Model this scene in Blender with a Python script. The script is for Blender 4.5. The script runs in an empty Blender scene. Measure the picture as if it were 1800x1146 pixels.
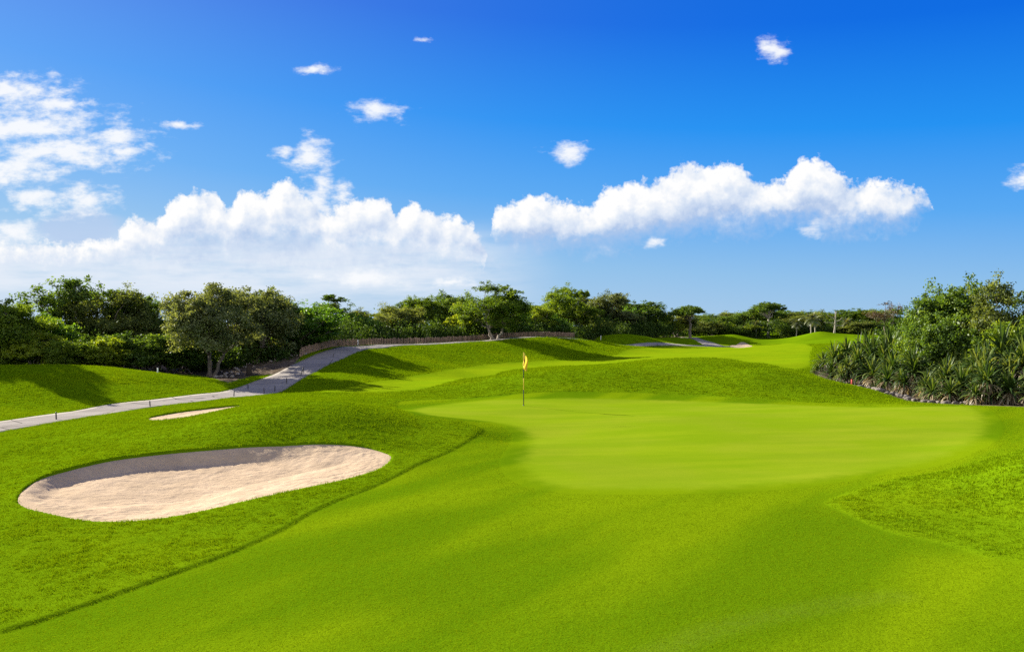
import bpy, math, random
import numpy as np

R = math.radians
SC = bpy.context.scene
COL = SC.collection
rng = np.random.default_rng(7)
random.seed(7)

# ---------------------------------------------------------------- camera
EYE, FPX, CX, CY = 3.2, 1400.0, 900.0, 573.0       # eye height, focal length (photo pixels)
cam_d = bpy.data.cameras.new('camera'); cam = bpy.data.objects.new('camera', cam_d)
COL.objects.link(cam); cam.location = (0, 0, EYE); cam.rotation_euler = (R(90), 0, 0)
cam_d.sensor_width = 36; cam_d.lens = 36 * FPX / 1800; cam_d.clip_end = 20000; cam_d.clip_start = .05
SC.camera = cam
SC.view_settings.view_transform = 'Standard'; SC.view_settings.look = 'None'
SC.view_settings.gamma = 1; SC.view_settings.use_curve_mapping = False
SC.view_settings.exposure = 1.76
SC.cycles.use_denoising = False
SC.cycles.max_bounces = 8; SC.cycles.diffuse_bounces = 3; SC.cycles.transmission_bounces = 4
SC.cycles.transparent_max_bounces = 8

def P3(px, py, Y):
    return ((px - CX) / FPX * Y, Y, EYE - (py - CY) / FPX * Y)

# ---------------------------------------------------------------- ground shape
# bearings read off the photograph, each with the distance it lies at
CP = [
 # apron before and left of the green
 (900,1146,7.8),(450,1146,7.8),(0,1146,7.9),(1350,1146,7.8),(1800,1146,7.8),
 (900,1000,10.5),(500,1000,10.5),(150,1000,10.6),(1300,1000,10.5),
 (900,900,13.7),(700,900,13.6),(1200,900,13.7),
 # right knoll
 (1800,985,10.6),(1600,935,12.3),(1470,882,14.4),(1800,890,12.9),(1800,808,14.6),(1950,800,14.4),(1950,900,12.0),
 (1650,850,14.9),(1600,838,16.3),(1730,870,13.8),(1720,828,16.3),(1830,786,19.5),
 # putting green
 (1000,840,16.8),(1300,850,16.2),(950,780,21.6),(1250,780,21.6),(1550,800,19.8),(1500,740,26.8),(1200,730,28.5),
 (920,713,32.0),(1050,697,36.1),(950,697,36.1),(1250,702,35.0),(1450,711,33.0),(1600,712,32.4),(1720,714,31.5),
 (760,708,33.2),(700,718,30.5),(880,740,26.8),(890,775,22.2),(1780,760,24),(1900,745,26),
 # mound behind the bunker
 (420,722,22.8),(500,711,22.8),(570,708,23.2),(620,711,23.8),(680,721,24.3),(760,738,24),(830,757,22.8),(862,775,21.5),
 (345,741,23),(255,752,22.4),(150,775,21),(50,798,19.7),
 (500,704,31),(620,706,32),(420,712,30.5),
 (480,731,21.1),(600,738,21.3),(700,760,21.5),(700,775,20.5),(770,775,21.0),
 (-60,790,20.5),(0,850,16.3),(-60,930,12.6),(0,900,13.8),
 # rim of the bunker
 (30,878,14.3),(120,828,16.9),(200,809,17.8),(300,797,18.6),(400,789,19.1),(500,783,19.4),(600,783,19.4),(685,803,18.5),
 (640,835,17.0),(500,868,15.1),(350,903,13.6),(200,919,12.95),(100,908,13.3),(730,790,19.8),(300,860,15.6),
 # back mound
 (800,692,38.5),(860,673,41),(930,656,42),(1000,650,42.2),(1100,648,42.2),(1180,652,41.7),(1270,653,41),(1360,650,40.3),
 (1450,671,38.8),(1530,695,36.6),(1000,673,39),(1200,678,38.2),(1370,683,36.8),(1480,700,35.2),
 (1080,645,53),(1150,636,54),(1230,634,54),(1310,641,53),(1360,650,52),(1020,652,52),
 (1150,640,60),(1300,640,60),(950,655,54),(870,665,54),
 # valley and fairway
 (1150,626,72),(1300,625,72),(1400,630,66),(1200,612,95),(1330,612,95),(1400,612,90),(1420,650,52),(1410,636,60),
 (1300,601,125),(1380,600,125),(1440,598,118),(1150,614,90),
 # far mounds
 (1100,588,105.5),(1060,592,104.5),(1140,592.5,106.5),(1180,602,108),(1035,600,104),(1100,605,101.5),(1100,595,113),
 (1290,588,131),(1255,594,129),(1330,596,132),(1290,604,124),(1290,597,142),
 (1205,594,120),(1220,595,128),(1440,583,130),(1400,592,130),(1480,588,130),(1440,599,122),(1440,592,142),(1520,590,130),(1360,598,140),
 # bank under the cart path
 (480,689,41),(540,655,49),(600,626,57.5),(640,612,63),(700,606.5,69),(760,604.5,73),(830,600.5,77),(900,596.5,81.5),
 (960,593.5,85.5),(1010,596,90),(1050,601,95),(1090,606,99),
 (560,690,38.5),(650,689,39),(700,671,46.5),(780,656,55),(850,646,62),(950,640,67.5),(1050,631,74),(1100,622,82),(900,655,56),
 (600,662,46),(640,648,52),(720,633,60),(810,621,69),(900,615,75),(1000,611,82),
 (1000,600,86),(700,620,64),
 (600,610,63.5),(640,608,68),(700,606,74),(760,604,78),(830,600.5,82.5),(900,594,88),(960,592.5,93),(1012,594,97),
 # left: path and mound beyond it
 (0,752,24.9),(120,732,28.2),(230,715,31.5),(380,697,36.3),(435,688,40.5),(495,666,46),(540,643,52),(583,622,58),
 (0,643,40),(130,643.5,41),(250,656,41),(330,671,41),(395,688,40),(-150,643,40),
 (0,738,27.6),(130,722,30.8),(260,702,34.6),(0,690,33),(130,680,35.5),(260,680,37.5),(-150,735,27),(-150,690,32),
 (0,650,50),(130,650,50),(260,655,50),(370,664,48),(440,655,52),(420,640,57),(500,628,60),(540,615,65),(300,640,60),(100,640,62),
 (-200,800,20),(-200,950,13),
 # right thicket
 (1430,658,50),(1500,681,43.5),(1600,704,37),(1700,712,34),(1800,716,32),(1950,716,32),
 (1500,660,52),(1650,680,44),(1800,690,40),(1950,690,40),(1560,630,62),(1800,640,60),(1560,600,110),(1800,600,100),
 # behind the trees
 (700,600,95),(500,605,90),(200,610,90),(900,590,110),(1050,592,130),(1200,590,160),(1300,588,180),(1440,588,170),(1600,588,170),
 (600,582,250),(900,580,300),(1300,579,350),(1700,580,300),(200,582,250),(-200,585,200),(2000,585,200),
]
PTS = [P3(*c) for c in CP]
for X, Y, Z in [(0,0,.35),(-4,3,.1),(4,3,.2),(-14,4,0),(14,4,.6),(-25,15,0),(25,15,.9),(-40,30,.3),(40,32,.2),(0,-6,.5),
                (-60,60,.6),(70,60,0),(-120,120,1),(130,110,.9),(-300,300,1),(300,300,1),(0,900,1),(-900,900,1),(900,900,1),
                (0,3000,1),(-2500,2500,1),(2500,2500,1),(-8,-8,.3),(8,-8,.5),(-30,45,.5),(-45,80,.8),(-12,8,0),(13,8,.55)]:
    PTS.append((X, Y, Z))
PTS += [(3,47,.38),(9.5,46.5,.42),(15,45.2,.4),(-1,46.5,.25)]
PTS = np.array(PTS)
def warp(X, Y):
    d = np.maximum(Y + 12.0, 1.5)
    return np.stack([X / d * 1.15, np.log(d)], -1)
Q = warp(PTS[:, 0], PTS[:, 1])
def tps(r2):
    return 0.5 * r2 * np.log(np.maximum(r2, 1e-12))
n = len(Q)
A = np.zeros((n + 3, n + 3))
A[:n, :n] = tps(((Q[:, None] - Q[None]) ** 2).sum(-1)) + np.eye(n) * 2e-5
A[:n, n] = 1; A[:n, n+1:] = Q; A[n, :n] = 1; A[n+1:, :n] = Q.T
SOL = np.linalg.solve(A, np.concatenate([PTS[:, 2], np.zeros(3)]))
def base_h(X, Y):
    X = np.atleast_1d(np.asarray(X, float)); Y = np.atleast_1d(np.asarray(Y, float))
    shp = X.shape; q = warp(X.ravel(), Y.ravel()); out = np.empty(len(q))
    for i in range(0, len(q), 40000):
        s = q[i:i+40000]
        r2 = ((s[:, None, 0] - Q[None, :, 0]) ** 2 + (s[:, None, 1] - Q[None, :, 1]) ** 2)
        out[i:i+40000] = tps(r2) @ SOL[:n] + SOL[n] + s @ SOL[n+1:]
    return out.reshape(shp)
def hit(px, py):
    """where the sight line through a photo pixel meets the ground"""
    Y = np.geomspace(4, 200, 900); X = (px - CX) / FPX * Y; zl = EYE - (py - CY) / FPX * Y
    z = base_h(X, Y); k = np.nonzero(z >= zl)[0]
    i = k[0] if len(k) else 899
    return X[i], Y[i]
def smooth_poly(pts, m=6, closed=True):
    p = np.array(pts, float); out = []; k = len(p)
    rngk = range(k) if closed else range(k - 1)
    for i in rngk:
        g = (lambda j: p[j % k]) if closed else (lambda j: p[min(max(j, 0), k - 1)])
        a, b, c, d = g(i-1), g(i), g(i+1), g(i+2)
        for t in np.arange(m) / m:
            out.append(.5 * (2*b + (c-a)*t + (2*a-5*b+4*c-d)*t*t + (3*b-a-3*c+d)*t**3))
    if not closed: out.append(p[-1])
    return np.array(out)
def poly_sd(X, Y, poly):
    """signed distance, negative inside"""
    X = np.asarray(X, float); Y = np.asarray(Y, float)
    d2 = np.full(X.shape, 1e18); ins = np.zeros(X.shape, bool)
    k = len(poly)
    for i in range(k):
        ax, ay = poly[i]; bx, by = poly[(i+1) % k]
        ex, ey = bx-ax, by-ay; L = ex*ex + ey*ey + 1e-12
        t = np.clip(((X-ax)*ex + (Y-ay)*ey) / L, 0, 1)
        d2 = np.minimum(d2, (X-ax-t*ex)**2 + (Y-ay-t*ey)**2)
        c = ((ay > Y) != (by > Y)) & (X < (bx-ax) * (Y-ay) / ((by-ay) if abs(by-ay) > 1e-9 else 1e-9) + ax)
        ins ^= c
    d = np.sqrt(d2)
    return np.where(ins, -d, d)
def line_d(X, Y, pts):
    X = np.asarray(X, float); Y = np.asarray(Y, float); d2 = np.full(X.shape, 1e18)
    for i in range(len(pts)-1):
        ax, ay = pts[i]; bx, by = pts[i+1]; ex, ey = bx-ax, by-ay; L = ex*ex+ey*ey+1e-12
        t = np.clip(((X-ax)*ex+(Y-ay)*ey)/L, 0, 1)
        d2 = np.minimum(d2, (X-ax-t*ex)**2+(Y-ay-t*ey)**2)
    return np.sqrt(d2)
def sstep(a, b, x):
    t = np.clip((x-a)/(b-a), 0, 1); return t*t*(3-2*t)
# cheap value noise for shapes
_lat = rng.random((256, 256))
def vnoise(x, y):
    xi = np.floor(x).astype(int); yi = np.floor(y).astype(int); fx = x-xi; fy = y-yi
    fx = fx*fx*(3-2*fx); fy = fy*fy*(3-2*fy)
    g = lambda a, b: _lat[a & 255, b & 255]
    return (g(xi,yi)*(1-fx)+g(xi+1,yi)*fx)*(1-fy) + (g(xi,yi+1)*(1-fx)+g(xi+1,yi+1)*fx)*fy
def fbm(x, y, o=4):
    s = 0; a = .5
    for i in range(o):
        s = s + a*vnoise(x*2**i+17.3*i, y*2**i+5.1*i); a *= .5
    return s

flat = lambda px, py: (lambda Y: ((px-CX)/FPX*Y, Y))(EYE*FPX/(py-CY))
GREEN = smooth_poly([hit(*p) for p in [(700,719),(760,709.5),(850,702),(950,698),(1050,697.5),(1200,701),(1350,707),(1450,712),(1550,714)]] +
    [flat(*p) for p in [(1640,713),(1700,714),(1745,722),(1772,745),(1768,775),(1735,800),(1660,825),(1530,847),(1430,860),(1250,870),(1050,872),(940,862),(885,842),(870,812)]] +
    [hit(*p) for p in [(888,780),(888,757),(850,743),(780,735),(720,727)]], 5)
APRON = smooth_poly([hit(*p) for p in [(-300,1190),(0,1115),(130,1073),(300,1013),(420,968),(500,930),(560,897),(680,845),(760,806),(815,781),(840,764),(845,753),(800,741),(720,731)]] +
    [(-4.6,31.5),(-4.2,34.5),(0,37.0),(4,37.1),(8,36.2),(12,34),(15,33.2),(19,33.6),(24,32),(23,24),(15.5,21.0),(11.5,18.7),(8.2,16.4)] +
    [hit(*p) for p in [(1462,878),(1475,895),(1560,932),(1680,958),(1800,983)]] + [(9.5,10.0),(13,6),(12,-4),(0,-9),(-12,-4)], 3)
FAIRWAY = smooth_poly([hit(*p) for p in [(560,692),(700,690),(780,676),(870,660),(960,645),(1060,640),(1160,631),(1280,631),(1350,641),(1415,648),(1425,625),(1420,606),(1330,606),(1200,606),(1110,613),(1060,629),(960,634),(860,640),(780,652),(690,668),(620,680)]], 3)
BUNKER = smooth_poly([hit(*p) for p in [(30,880),(40,860),(70,842),(120,826),(200,808),(300,797),(400,789),(500,783),(570,781),(640,786),(680,797),(687,807),(672,822),
    (640,835),(580,850),(500,868),(430,885),(350,903),(280,914),(200,919),(140,916),(90,906),(50,895)]], 6)
sp = lambda L: smooth_poly([P3(*p)[:2] for p in L], 6)
BUNKER2 = sp([(258,744,25.6),(300,734,27.3),(350,729,28.6),(400,725,29.8),(428,725,29.8),(430,733,27.6),(360,742,25.2),(290,748,24.4)])
BUNKER3 = smooth_poly([hit(*p) for p in [(1283,608),(1298,604.5),(1316,605.5),(1322,608.5),(1304,611),(1288,610.5)]], 6)
PATH1 = smooth_poly([(-17.6,14),(-16.9,20),(-16.2,26),(-15.2,32),(-13.5,36.3),(-13.2,40.5),(-13.3,46),(-13.4,52),(-13.1,58),(-12.4,64),(-10.6,69.5),(-7.6,74),(-4.6,78),
    (-1.75,82),(1.8,86.5),(5.8,90.5),(9.6,95),(14.6,99.7),(19,102),(22.3,104),(26.2,107),(31,108)], 5, False)
PATH2 = smooth_poly([(29,131),(28.6,120),(28.1,113),(27.6,107)], 5, False)
DIRT = [[P3(*p)[:2] for p in [(368,668,46.5),(400,678,43),(450,655,50),(470,640,54),(520,625,58),(545,612,63),(480,612,66),(400,625,62),(330,650,52)]],
        [P3(*p)[:2] for p in [(1425,657,51),(1480,675,44.5),(1540,694,39.6),(1620,711,35.6),(1700,715,33.8),(1850,718,31.8),(2100,718,31.5),(2100,640,60),(1500,620,75)]],
        [(-90,45),(-14,49.0),(-15.2,58),(-14.9,66),(-11.5,73),(-7,79),(-3,84.5),(1,89),(6,94.5),(10,101),(12,108),(20,116),(30,135),(0,190),(-200,190)]]
STREAK = smooth_poly([flat(*q) for q in [(1150,1150),(1250,1108),(1330,1085),(1420,1066),(1510,1050),(1580,1044)]], 5, False)
PW = 1.28
BUNKERS = [(BUNKER, .36), (BUNKER2, .07), (BUNKER3, .03)]
def zones(X, Y):
    z = {}
    z['green'] = poly_sd(X, Y, GREEN); z['apron'] = poly_sd(X, Y, APRON)
    z['fair'] = poly_sd(X, Y, FAIRWAY)
    z['path'] = np.minimum(line_d(X, Y, PATH1) - PW, line_d(X, Y, PATH2) - PW)
    z['bunk'] = np.minimum.reduce([poly_sd(X, Y, b) for b, _ in BUNKERS])
    z['dirt'] = np.minimum.reduce([poly_sd(X, Y, np.array(d)) for d in DIRT])
    return z
def bowl(X, Y, poly, depth, sd=None):
    """how far the sand lies below the turf: steep under the far lip, shallow on the near side"""
    sd = poly_sd(X, Y, poly) if sd is None else sd
    c = poly.mean(0); hy = np.ptp(poly[:, 1]) / 2
    qx = (X - c[0]) / (np.ptp(poly[:, 0]) / 2); qy = (Y - c[1]) / hy
    dq = (-.755*qx + .656*qy) / (np.hypot(qx, qy) + .15)
    far = sstep(-.25, .40, dq)                     # the lip is steep on the back and left, the front runs out gently
    wid = (.55 + .75*sstep(-.2, .7, qx)) * far + 2.3 * (1 - far)
    wid = wid * (.72 + .6*fbm(X*1.6+9, Y*1.6, 3))
    depth = depth * (.58 - .20*sstep(-.45, .45, qx))
    return depth * sstep(0, 1, -sd / wid) + .03
def ground_h(X, Y, z=None, base=None):
    z = z or zones(X, Y)
    h = base_h(X, Y) if base is None else base.copy()
    h = h + (fbm(X*.35, Y*.35, 3) - .45) * .07 * sstep(0, 1.5, z['green'])
    rough = sstep(-.04, .05, z['apron'])
    h = h + np.where(X < 3, .03, .012) * rough * (Y < 60)
    h = h - .05 * sstep(-.14, -.32, z['green'])
    h = h - .07 * sstep(.16, -.10, z['path'])
    for b, dep in BUNKERS:
        sd = poly_sd(X, Y, b)
        h = np.where(sd < 0.0, h - bowl(X, Y, b, dep, sd) - .16 * sstep(0, -.12, sd), h)
    return h
def gz(X, Y):
    return float(ground_h(np.array([X]), np.array([Y]))[0])

# ---------------------------------------------------------------- node helpers
class NT:
    def __init__(s, tree): s.t = tree; s.n = tree.nodes; s.l = tree.links
    def new(s, ty, **kw):
        nd = s.n.new(ty)
        for k, v in kw.items(): setattr(nd, k, v)
        return nd
    def put(s, sock, v):
        if v is None: return
        if hasattr(v, 'is_output') or isinstance(v, bpy.types.NodeSocket): s.l.new(v, sock)
        else: sock.default_value = v
    def m(s, op, a, b=None, c=None, clamp=False):
        nd = s.new('ShaderNodeMath', operation=op, use_clamp=clamp)
        s.put(nd.inputs[0], a); s.put(nd.inputs[1], b); s.put(nd.inputs[2], c)
        return nd.outputs[0]
    def v(s, op, a, b=None, c=None):
        nd = s.new('ShaderNodeVectorMath', operation=op)
        s.put(nd.inputs[0], a)
        if b is not None: s.put(nd.inputs[1], b)
        if c is not None: s.put(nd.inputs[2], c)
        return nd.outputs['Value'] if op in ('LENGTH', 'DOT_PRODUCT') else nd.outputs[0]
    def mix(s, f, a, b, blend='MIX'):
        nd = s.new('ShaderNodeMix', data_type='RGBA', blend_type=blend)
        s.put(nd.inputs[0], f)
        s.put(nd.inputs[6], a if not isinstance(a, tuple) else (*a, 1)[:4]); s.put(nd.inputs[7], b if not isinstance(b, tuple) else (*b, 1)[:4])
        return nd.outputs[2]
    def ss(s, lo, hi, x):
        nd = s.new('ShaderNodeMapRange', interpolation_type='SMOOTHSTEP')
        s.put(nd.inputs[0], x); s.put(nd.inputs[1], lo); s.put(nd.inputs[2], hi); nd.inputs[3].default_value = 0; nd.inputs[4].default_value = 1
        return nd.outputs[0]
    def mr(s, x, a, b, c, d):
        nd = s.new('ShaderNodeMapRange'); s.put(nd.inputs[0], x)
        for i, q in enumerate((a, b, c, d)): nd.inputs[i+1].default_value = q
        return nd.outputs[0]
    def noise(s, vec, scale, detail=3, rough=.55, dist=0):
        nd = s.new('ShaderNodeTexNoise'); s.put(nd.inputs['Vector'], vec)
        nd.inputs['Scale'].default_value = scale; nd.inputs['Detail'].default_value = detail
        nd.inputs['Roughness'].default_value = rough; nd.inputs['Distortion'].default_value = dist
        return nd.outputs[0]
    def attr(s, name):
        nd = s.new('ShaderNodeAttribute', attribute_name=name); return nd.outputs['Fac']
    def pos(s): return s.new('ShaderNodeNewGeometry').outputs['Position']
    def mapping(s, vec, scale=(1,1,1), rot=(0,0,0)):
        nd = s.new('ShaderNodeMapping'); s.put(nd.inputs[0], vec); nd.inputs[3].default_value = scale; nd.inputs[2].default_value = rot
        return nd.outputs[0]
    def ramp(s, x, stops):
        nd = s.new('ShaderNodeValToRGB'); s.put(nd.inputs[0], x); e = nd.color_ramp.elements
        while len(e) < len(stops): e.new(.5)
        for q, (p, c) in zip(e, stops): q.position = p; q.color = (*c, 1)
        return nd.outputs[0]
def material(name):
    m = bpy.data.materials.new(name); m.use_nodes = True; m.node_tree.nodes.clear()
    t = NT(m.node_tree); out = t.new('ShaderNodeOutputMaterial')
    return m, t, out
def principled(t, out, col, rough=.8, normal=None, spec=.3):
    b = t.new('ShaderNodeBsdfPrincipled'); t.put(b.inputs['Base Color'], col if not isinstance(col, tuple) else (*col, 1)[:4])
    t.put(b.inputs['Roughness'], rough); b.inputs['Specular IOR Level'].default_value = spec
    if normal is not None: t.l.new(normal, b.inputs['Normal'])
    t.l.new(b.outputs[0], out.inputs[0]); return b
def diffuse(t, out, col, normal):
    d = t.new('ShaderNodeBsdfDiffuse'); t.l.new(col, d.inputs[0]); t.l.new(normal, d.inputs['Normal']); t.l.new(d.outputs[0], out.inputs[0])
def bump(t, h, strength, dist):
    nd = t.new('ShaderNodeBump'); nd.inputs['Strength'].default_value = strength; nd.inputs['Distance'].default_value = dist
    t.l.new(h, nd.inputs['Height']); return nd.outputs[0]

# ---------------------------------------------------------------- turf materials
C_ROUGH, C_APRON, C_GREEN, C_FAIR = (.100, .175, .002), (.128, .200, .002), (.172, .240, .006), (.160, .226, .003)
def turf_blend(t, base, p):
    """patches of drier and lusher grass"""
    big = t.noise(p, .22, 4, .55); mid = t.noise(p, 1.3, 4, .6); fine = t.noise(p, 14, 3, .7)
    c = t.mix(t.ss(.46, .78, big), base, t.mix(1, base, (1.28, 1.14, 1.0), 'MULTIPLY'))
    c = t.mix(t.ss(.50, .22, mid), c, t.mix(1, base, (.80, .86, .9), 'MULTIPLY'))
    return t.mix(t.mr(fine, .3, .7, 0, .32), c, t.mix(1, c, (.68, .74, .7), 'MULTIPLY')), fine
def apron_col(t, p):
    # nap of the mown apron: soft diagonal bands
    band = t.noise(t.mapping(t.mapping(p, rot=(0, 0, R(-52))), (.10, .42, .2)), 1.0, 3, .5)
    ap = t.mix(t.ss(.40, .62, band), t.mix(1, C_APRON, (.72, .83, .9), 'MULTIPLY'), t.mix(1, C_APRON, (1.22, 1.14, 1.2), 'MULTIPLY'))
    gr = t.noise(p, 60, 3, .8); gr2 = t.noise(p, 9, 3, .6)
    ap = t.mix(t.mr(gr, .36, .64, 0, .8), ap, t.mix(1, ap, (.48, .58, .5), 'MULTIPLY'))
    ap = t.mix(t.mr(gr2, .35, .65, 0, .22), ap, t.mix(1, ap, (.8, .82, .8), 'MULTIPLY'))
    return ap, gr2
def make_ground_mat():
    m, t, out = material('turf')
    p = t.pos()
    rough, fine = turf_blend(t, C_ROUGH, p)
    ap, gr2 = apron_col(t, p)
    ap = t.mix(t.m('MULTIPLY', t.attr('streak'), t.mr(gr2, .3, .7, .2, .8)), ap, (.21, .235, .04))
    fr = t.mix(t.ss(.35, .65, t.noise(p, .3, 4, .55)), C_FAIR, t.mix(1, C_FAIR, (.84, .92, .9), 'MULTIPLY'))
    fr = t.mix(t.mr(t.noise(p, 4, 4, .7), .3, .7, 0, .35), fr, t.mix(1, fr, (.7, .8, .7), 'MULTIPLY'))
    col = t.mix(t.attr('fair'), t.mix(t.attr('apron'), rough, ap), fr)
    dn = t.noise(p, 3.5, 5, .7)
    dirt = t.ramp(dn, [(.3, (.035, .026, .016)), (.5, (.085, .066, .046)), (.68, (.23, .19, .145))])
    edge = t.m('ADD', t.attr('dirt'), t.m('MULTIPLY', t.m('SUBTRACT', dn, .5), 1.2))
    col = t.mix(t.ss(.38, .62, edge), col, dirt)
    hb = t.m('ADD', t.m('MULTIPLY', t.noise(p, 22, 3, .7), .6), t.m('MULTIPLY', t.noise(p, 5, 3, .6), .6))
    diffuse(t, out, col, bump(t, hb, .35, .035))
    return m
def make_green_mat():
    m, t, out = material('putting_turf')
    p = t.pos()
    big = t.noise(p, .32, 3, .5); band = t.noise(t.mapping(t.mapping(p, rot=(0, 0, R(-12))), (.12, .6, .2)), 1.0, 4, .6); fine = t.noise(p, 55, 3, .8); mid = t.noise(p, 2.2, 4, .6)
    c = t.mix(t.ss(.35, .65, big), C_GREEN, (.188, .240, .010))
    c = t.mix(t.ss(.40, .64, band), t.mix(1, c, (.84, .92, .75), 'MULTIPLY'), c)
    c = t.mix(t.mr(mid, .35, .65, 0, .22), c, t.mix(1, c, (.82, .9, .8), 'MULTIPLY'))
    c = t.mix(t.mr(fine, .34, .66, 0, .42), c, t.mix(1, c, (.66, .76, .7), 'MULTIPLY'))
    e = t.m('ADD', t.attr('fringe'), t.m('MULTIPLY', t.m('SUBTRACT', mid, .5), .7))
    c = t.mix(t.ss(.1, .9, e), c, apron_col(t, p)[0])
    diffuse(t, out, c, bump(t, t.noise(p, 30, 3, .7), .2, .01))
    return m
def make_blade_mat(name, col, tipc, trans=.4):
    m, t, out = material(name)
    r = t.attr('tint'); p = t.pos()
    c = t.mix(r, col, tipc)
    c = t.mix(t.ss(.44, .8, t.noise(p, .22, 4, .55)), c, t.mix(1, c, (1.25, 1.12, 1.0), 'MULTIPLY'))
    d = t.new('ShaderNodeBsdfDiffuse'); t.l.new(c, d.inputs[0])
    tr = t.new('ShaderNodeBsdfTranslucent'); t.l.new(t.mix(1, c, (1.25, 1.15, .6), 'MULTIPLY'), tr.inputs[0])
    mx = t.new('ShaderNodeMixShader'); mx.inputs[0].default_value = trans
    t.l.new(d.outputs[0], mx.inputs[1]); t.l.new(tr.outputs[0], mx.inputs[2]); t.l.new(mx.outputs[0], out.inputs[0])
    return m
def make_sand_mat():
    m, t, out = material('bunker_sand'); p = t.pos()
    a = t.noise(p, 1.2, 4, .6); b = t.noise(p, 9, 4, .7); g = t.noise(p, 70, 2, .7)
    c = t.mix(t.ss(.35, .65, a), (.405, .308, .205), (.465, .355, .240))
    c = t.mix(t.mr(b, .35, .7, 0, .35), c, (.335, .25, .17))
    c = t.mix(t.ss(.66, .74, t.noise(p, 26, 2, .6)), c, (.16, .115, .07))
    h = t.m('ADD', t.m('MULTIPLY', b, .7), t.m('MULTIPLY', g, .25))
    h = t.m('ADD', h, t.m('MULTIPLY', t.noise(t.mapping(p, (3, 14, 3)), 1, 3, .6), .7))
    principled(t, out, c, .95, bump(t, h, .42, .05), .0); return m
def make_path_mat():
    m, t, out = material('path_concrete'); p = t.pos()
    a = t.noise(p, .6, 4, .6); g = t.noise(p, 60, 2, .7)
    c = t.mix(t.ss(.3, .7, a), (.25, .226, .20), (.31, .283, .25))
    c = t.mix(t.mr(g, .3, .7, 0, .35), c, (.15, .142, .132))
    c = t.mix(t.ss(.62, .7, t.noise(p, 2.3, 4, .65)), c, (.16, .15, .14))
    vo = t.new('ShaderNodeTexVoronoi', feature='DISTANCE_TO_EDGE'); t.l.new(p, vo.inputs['Vector']); vo.inputs['Scale'].default_value = .38
    c = t.mix(t.ss(.012, .004, vo.outputs['Distance']), c, (.07, .066, .06))
    diffuse(t, out, c, bump(t, g, .3, .01)); return m
def leaf_mat(name, dark, mid, light, trans=.32, gloss=.10, rough=.45):
    m, t, out = material(name)
    info = t.new('ShaderNodeObjectInfo').outputs['Random']
    r = t.m('ADD', t.m('MULTIPLY', t.attr('tint'), .85), t.m('MULTIPLY', info, .22))
    c = t.ramp(r, [(.08, dark), (.5, mid), (.98, light)])
    d = t.new('ShaderNodeBsdfDiffuse'); t.l.new(c, d.inputs[0])
    tr = t.new('ShaderNodeBsdfTranslucent'); t.l.new(t.mix(1, c, (1.5, 1.35, .5), 'MULTIPLY'), tr.inputs[0])
    gl = t.new('ShaderNodeBsdfGlossy'); gl.inputs[0].default_value = (.9, .92, .9, 1); gl.inputs['Roughness'].default_value = rough
    mx = t.new('ShaderNodeMixShader'); mx.inputs[0].default_value = trans
    t.l.new(d.outputs[0], mx.inputs[1]); t.l.new(tr.outputs[0], mx.inputs[2])
    m2 = t.new('ShaderNodeMixShader'); m2.inputs[0].default_value = gloss
    t.l.new(mx.outputs[0], m2.inputs[1]); t.l.new(gl.outputs[0], m2.inputs[2]); t.l.new(m2.outputs[0], out.inputs[0])
    return m
def plain(name, col, rough=.7, var=.35, scale=8, bmp=.3, stretch=(1,1,1)):
    m, t, out = material(name); tc = t.new('ShaderNodeTexCoord').outputs['Object']
    nz = t.noise(t.mapping(tc, stretch), scale, 4, .65)
    c = t.mix(t.mr(nz, .3, .7, 0, 1), tuple(x*(1-var) for x in col), tuple(min(1, x*(1+var)) for x in col))
    principled(t, out, c, rough, bump(t, nz, bmp, .03)); return m
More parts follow.
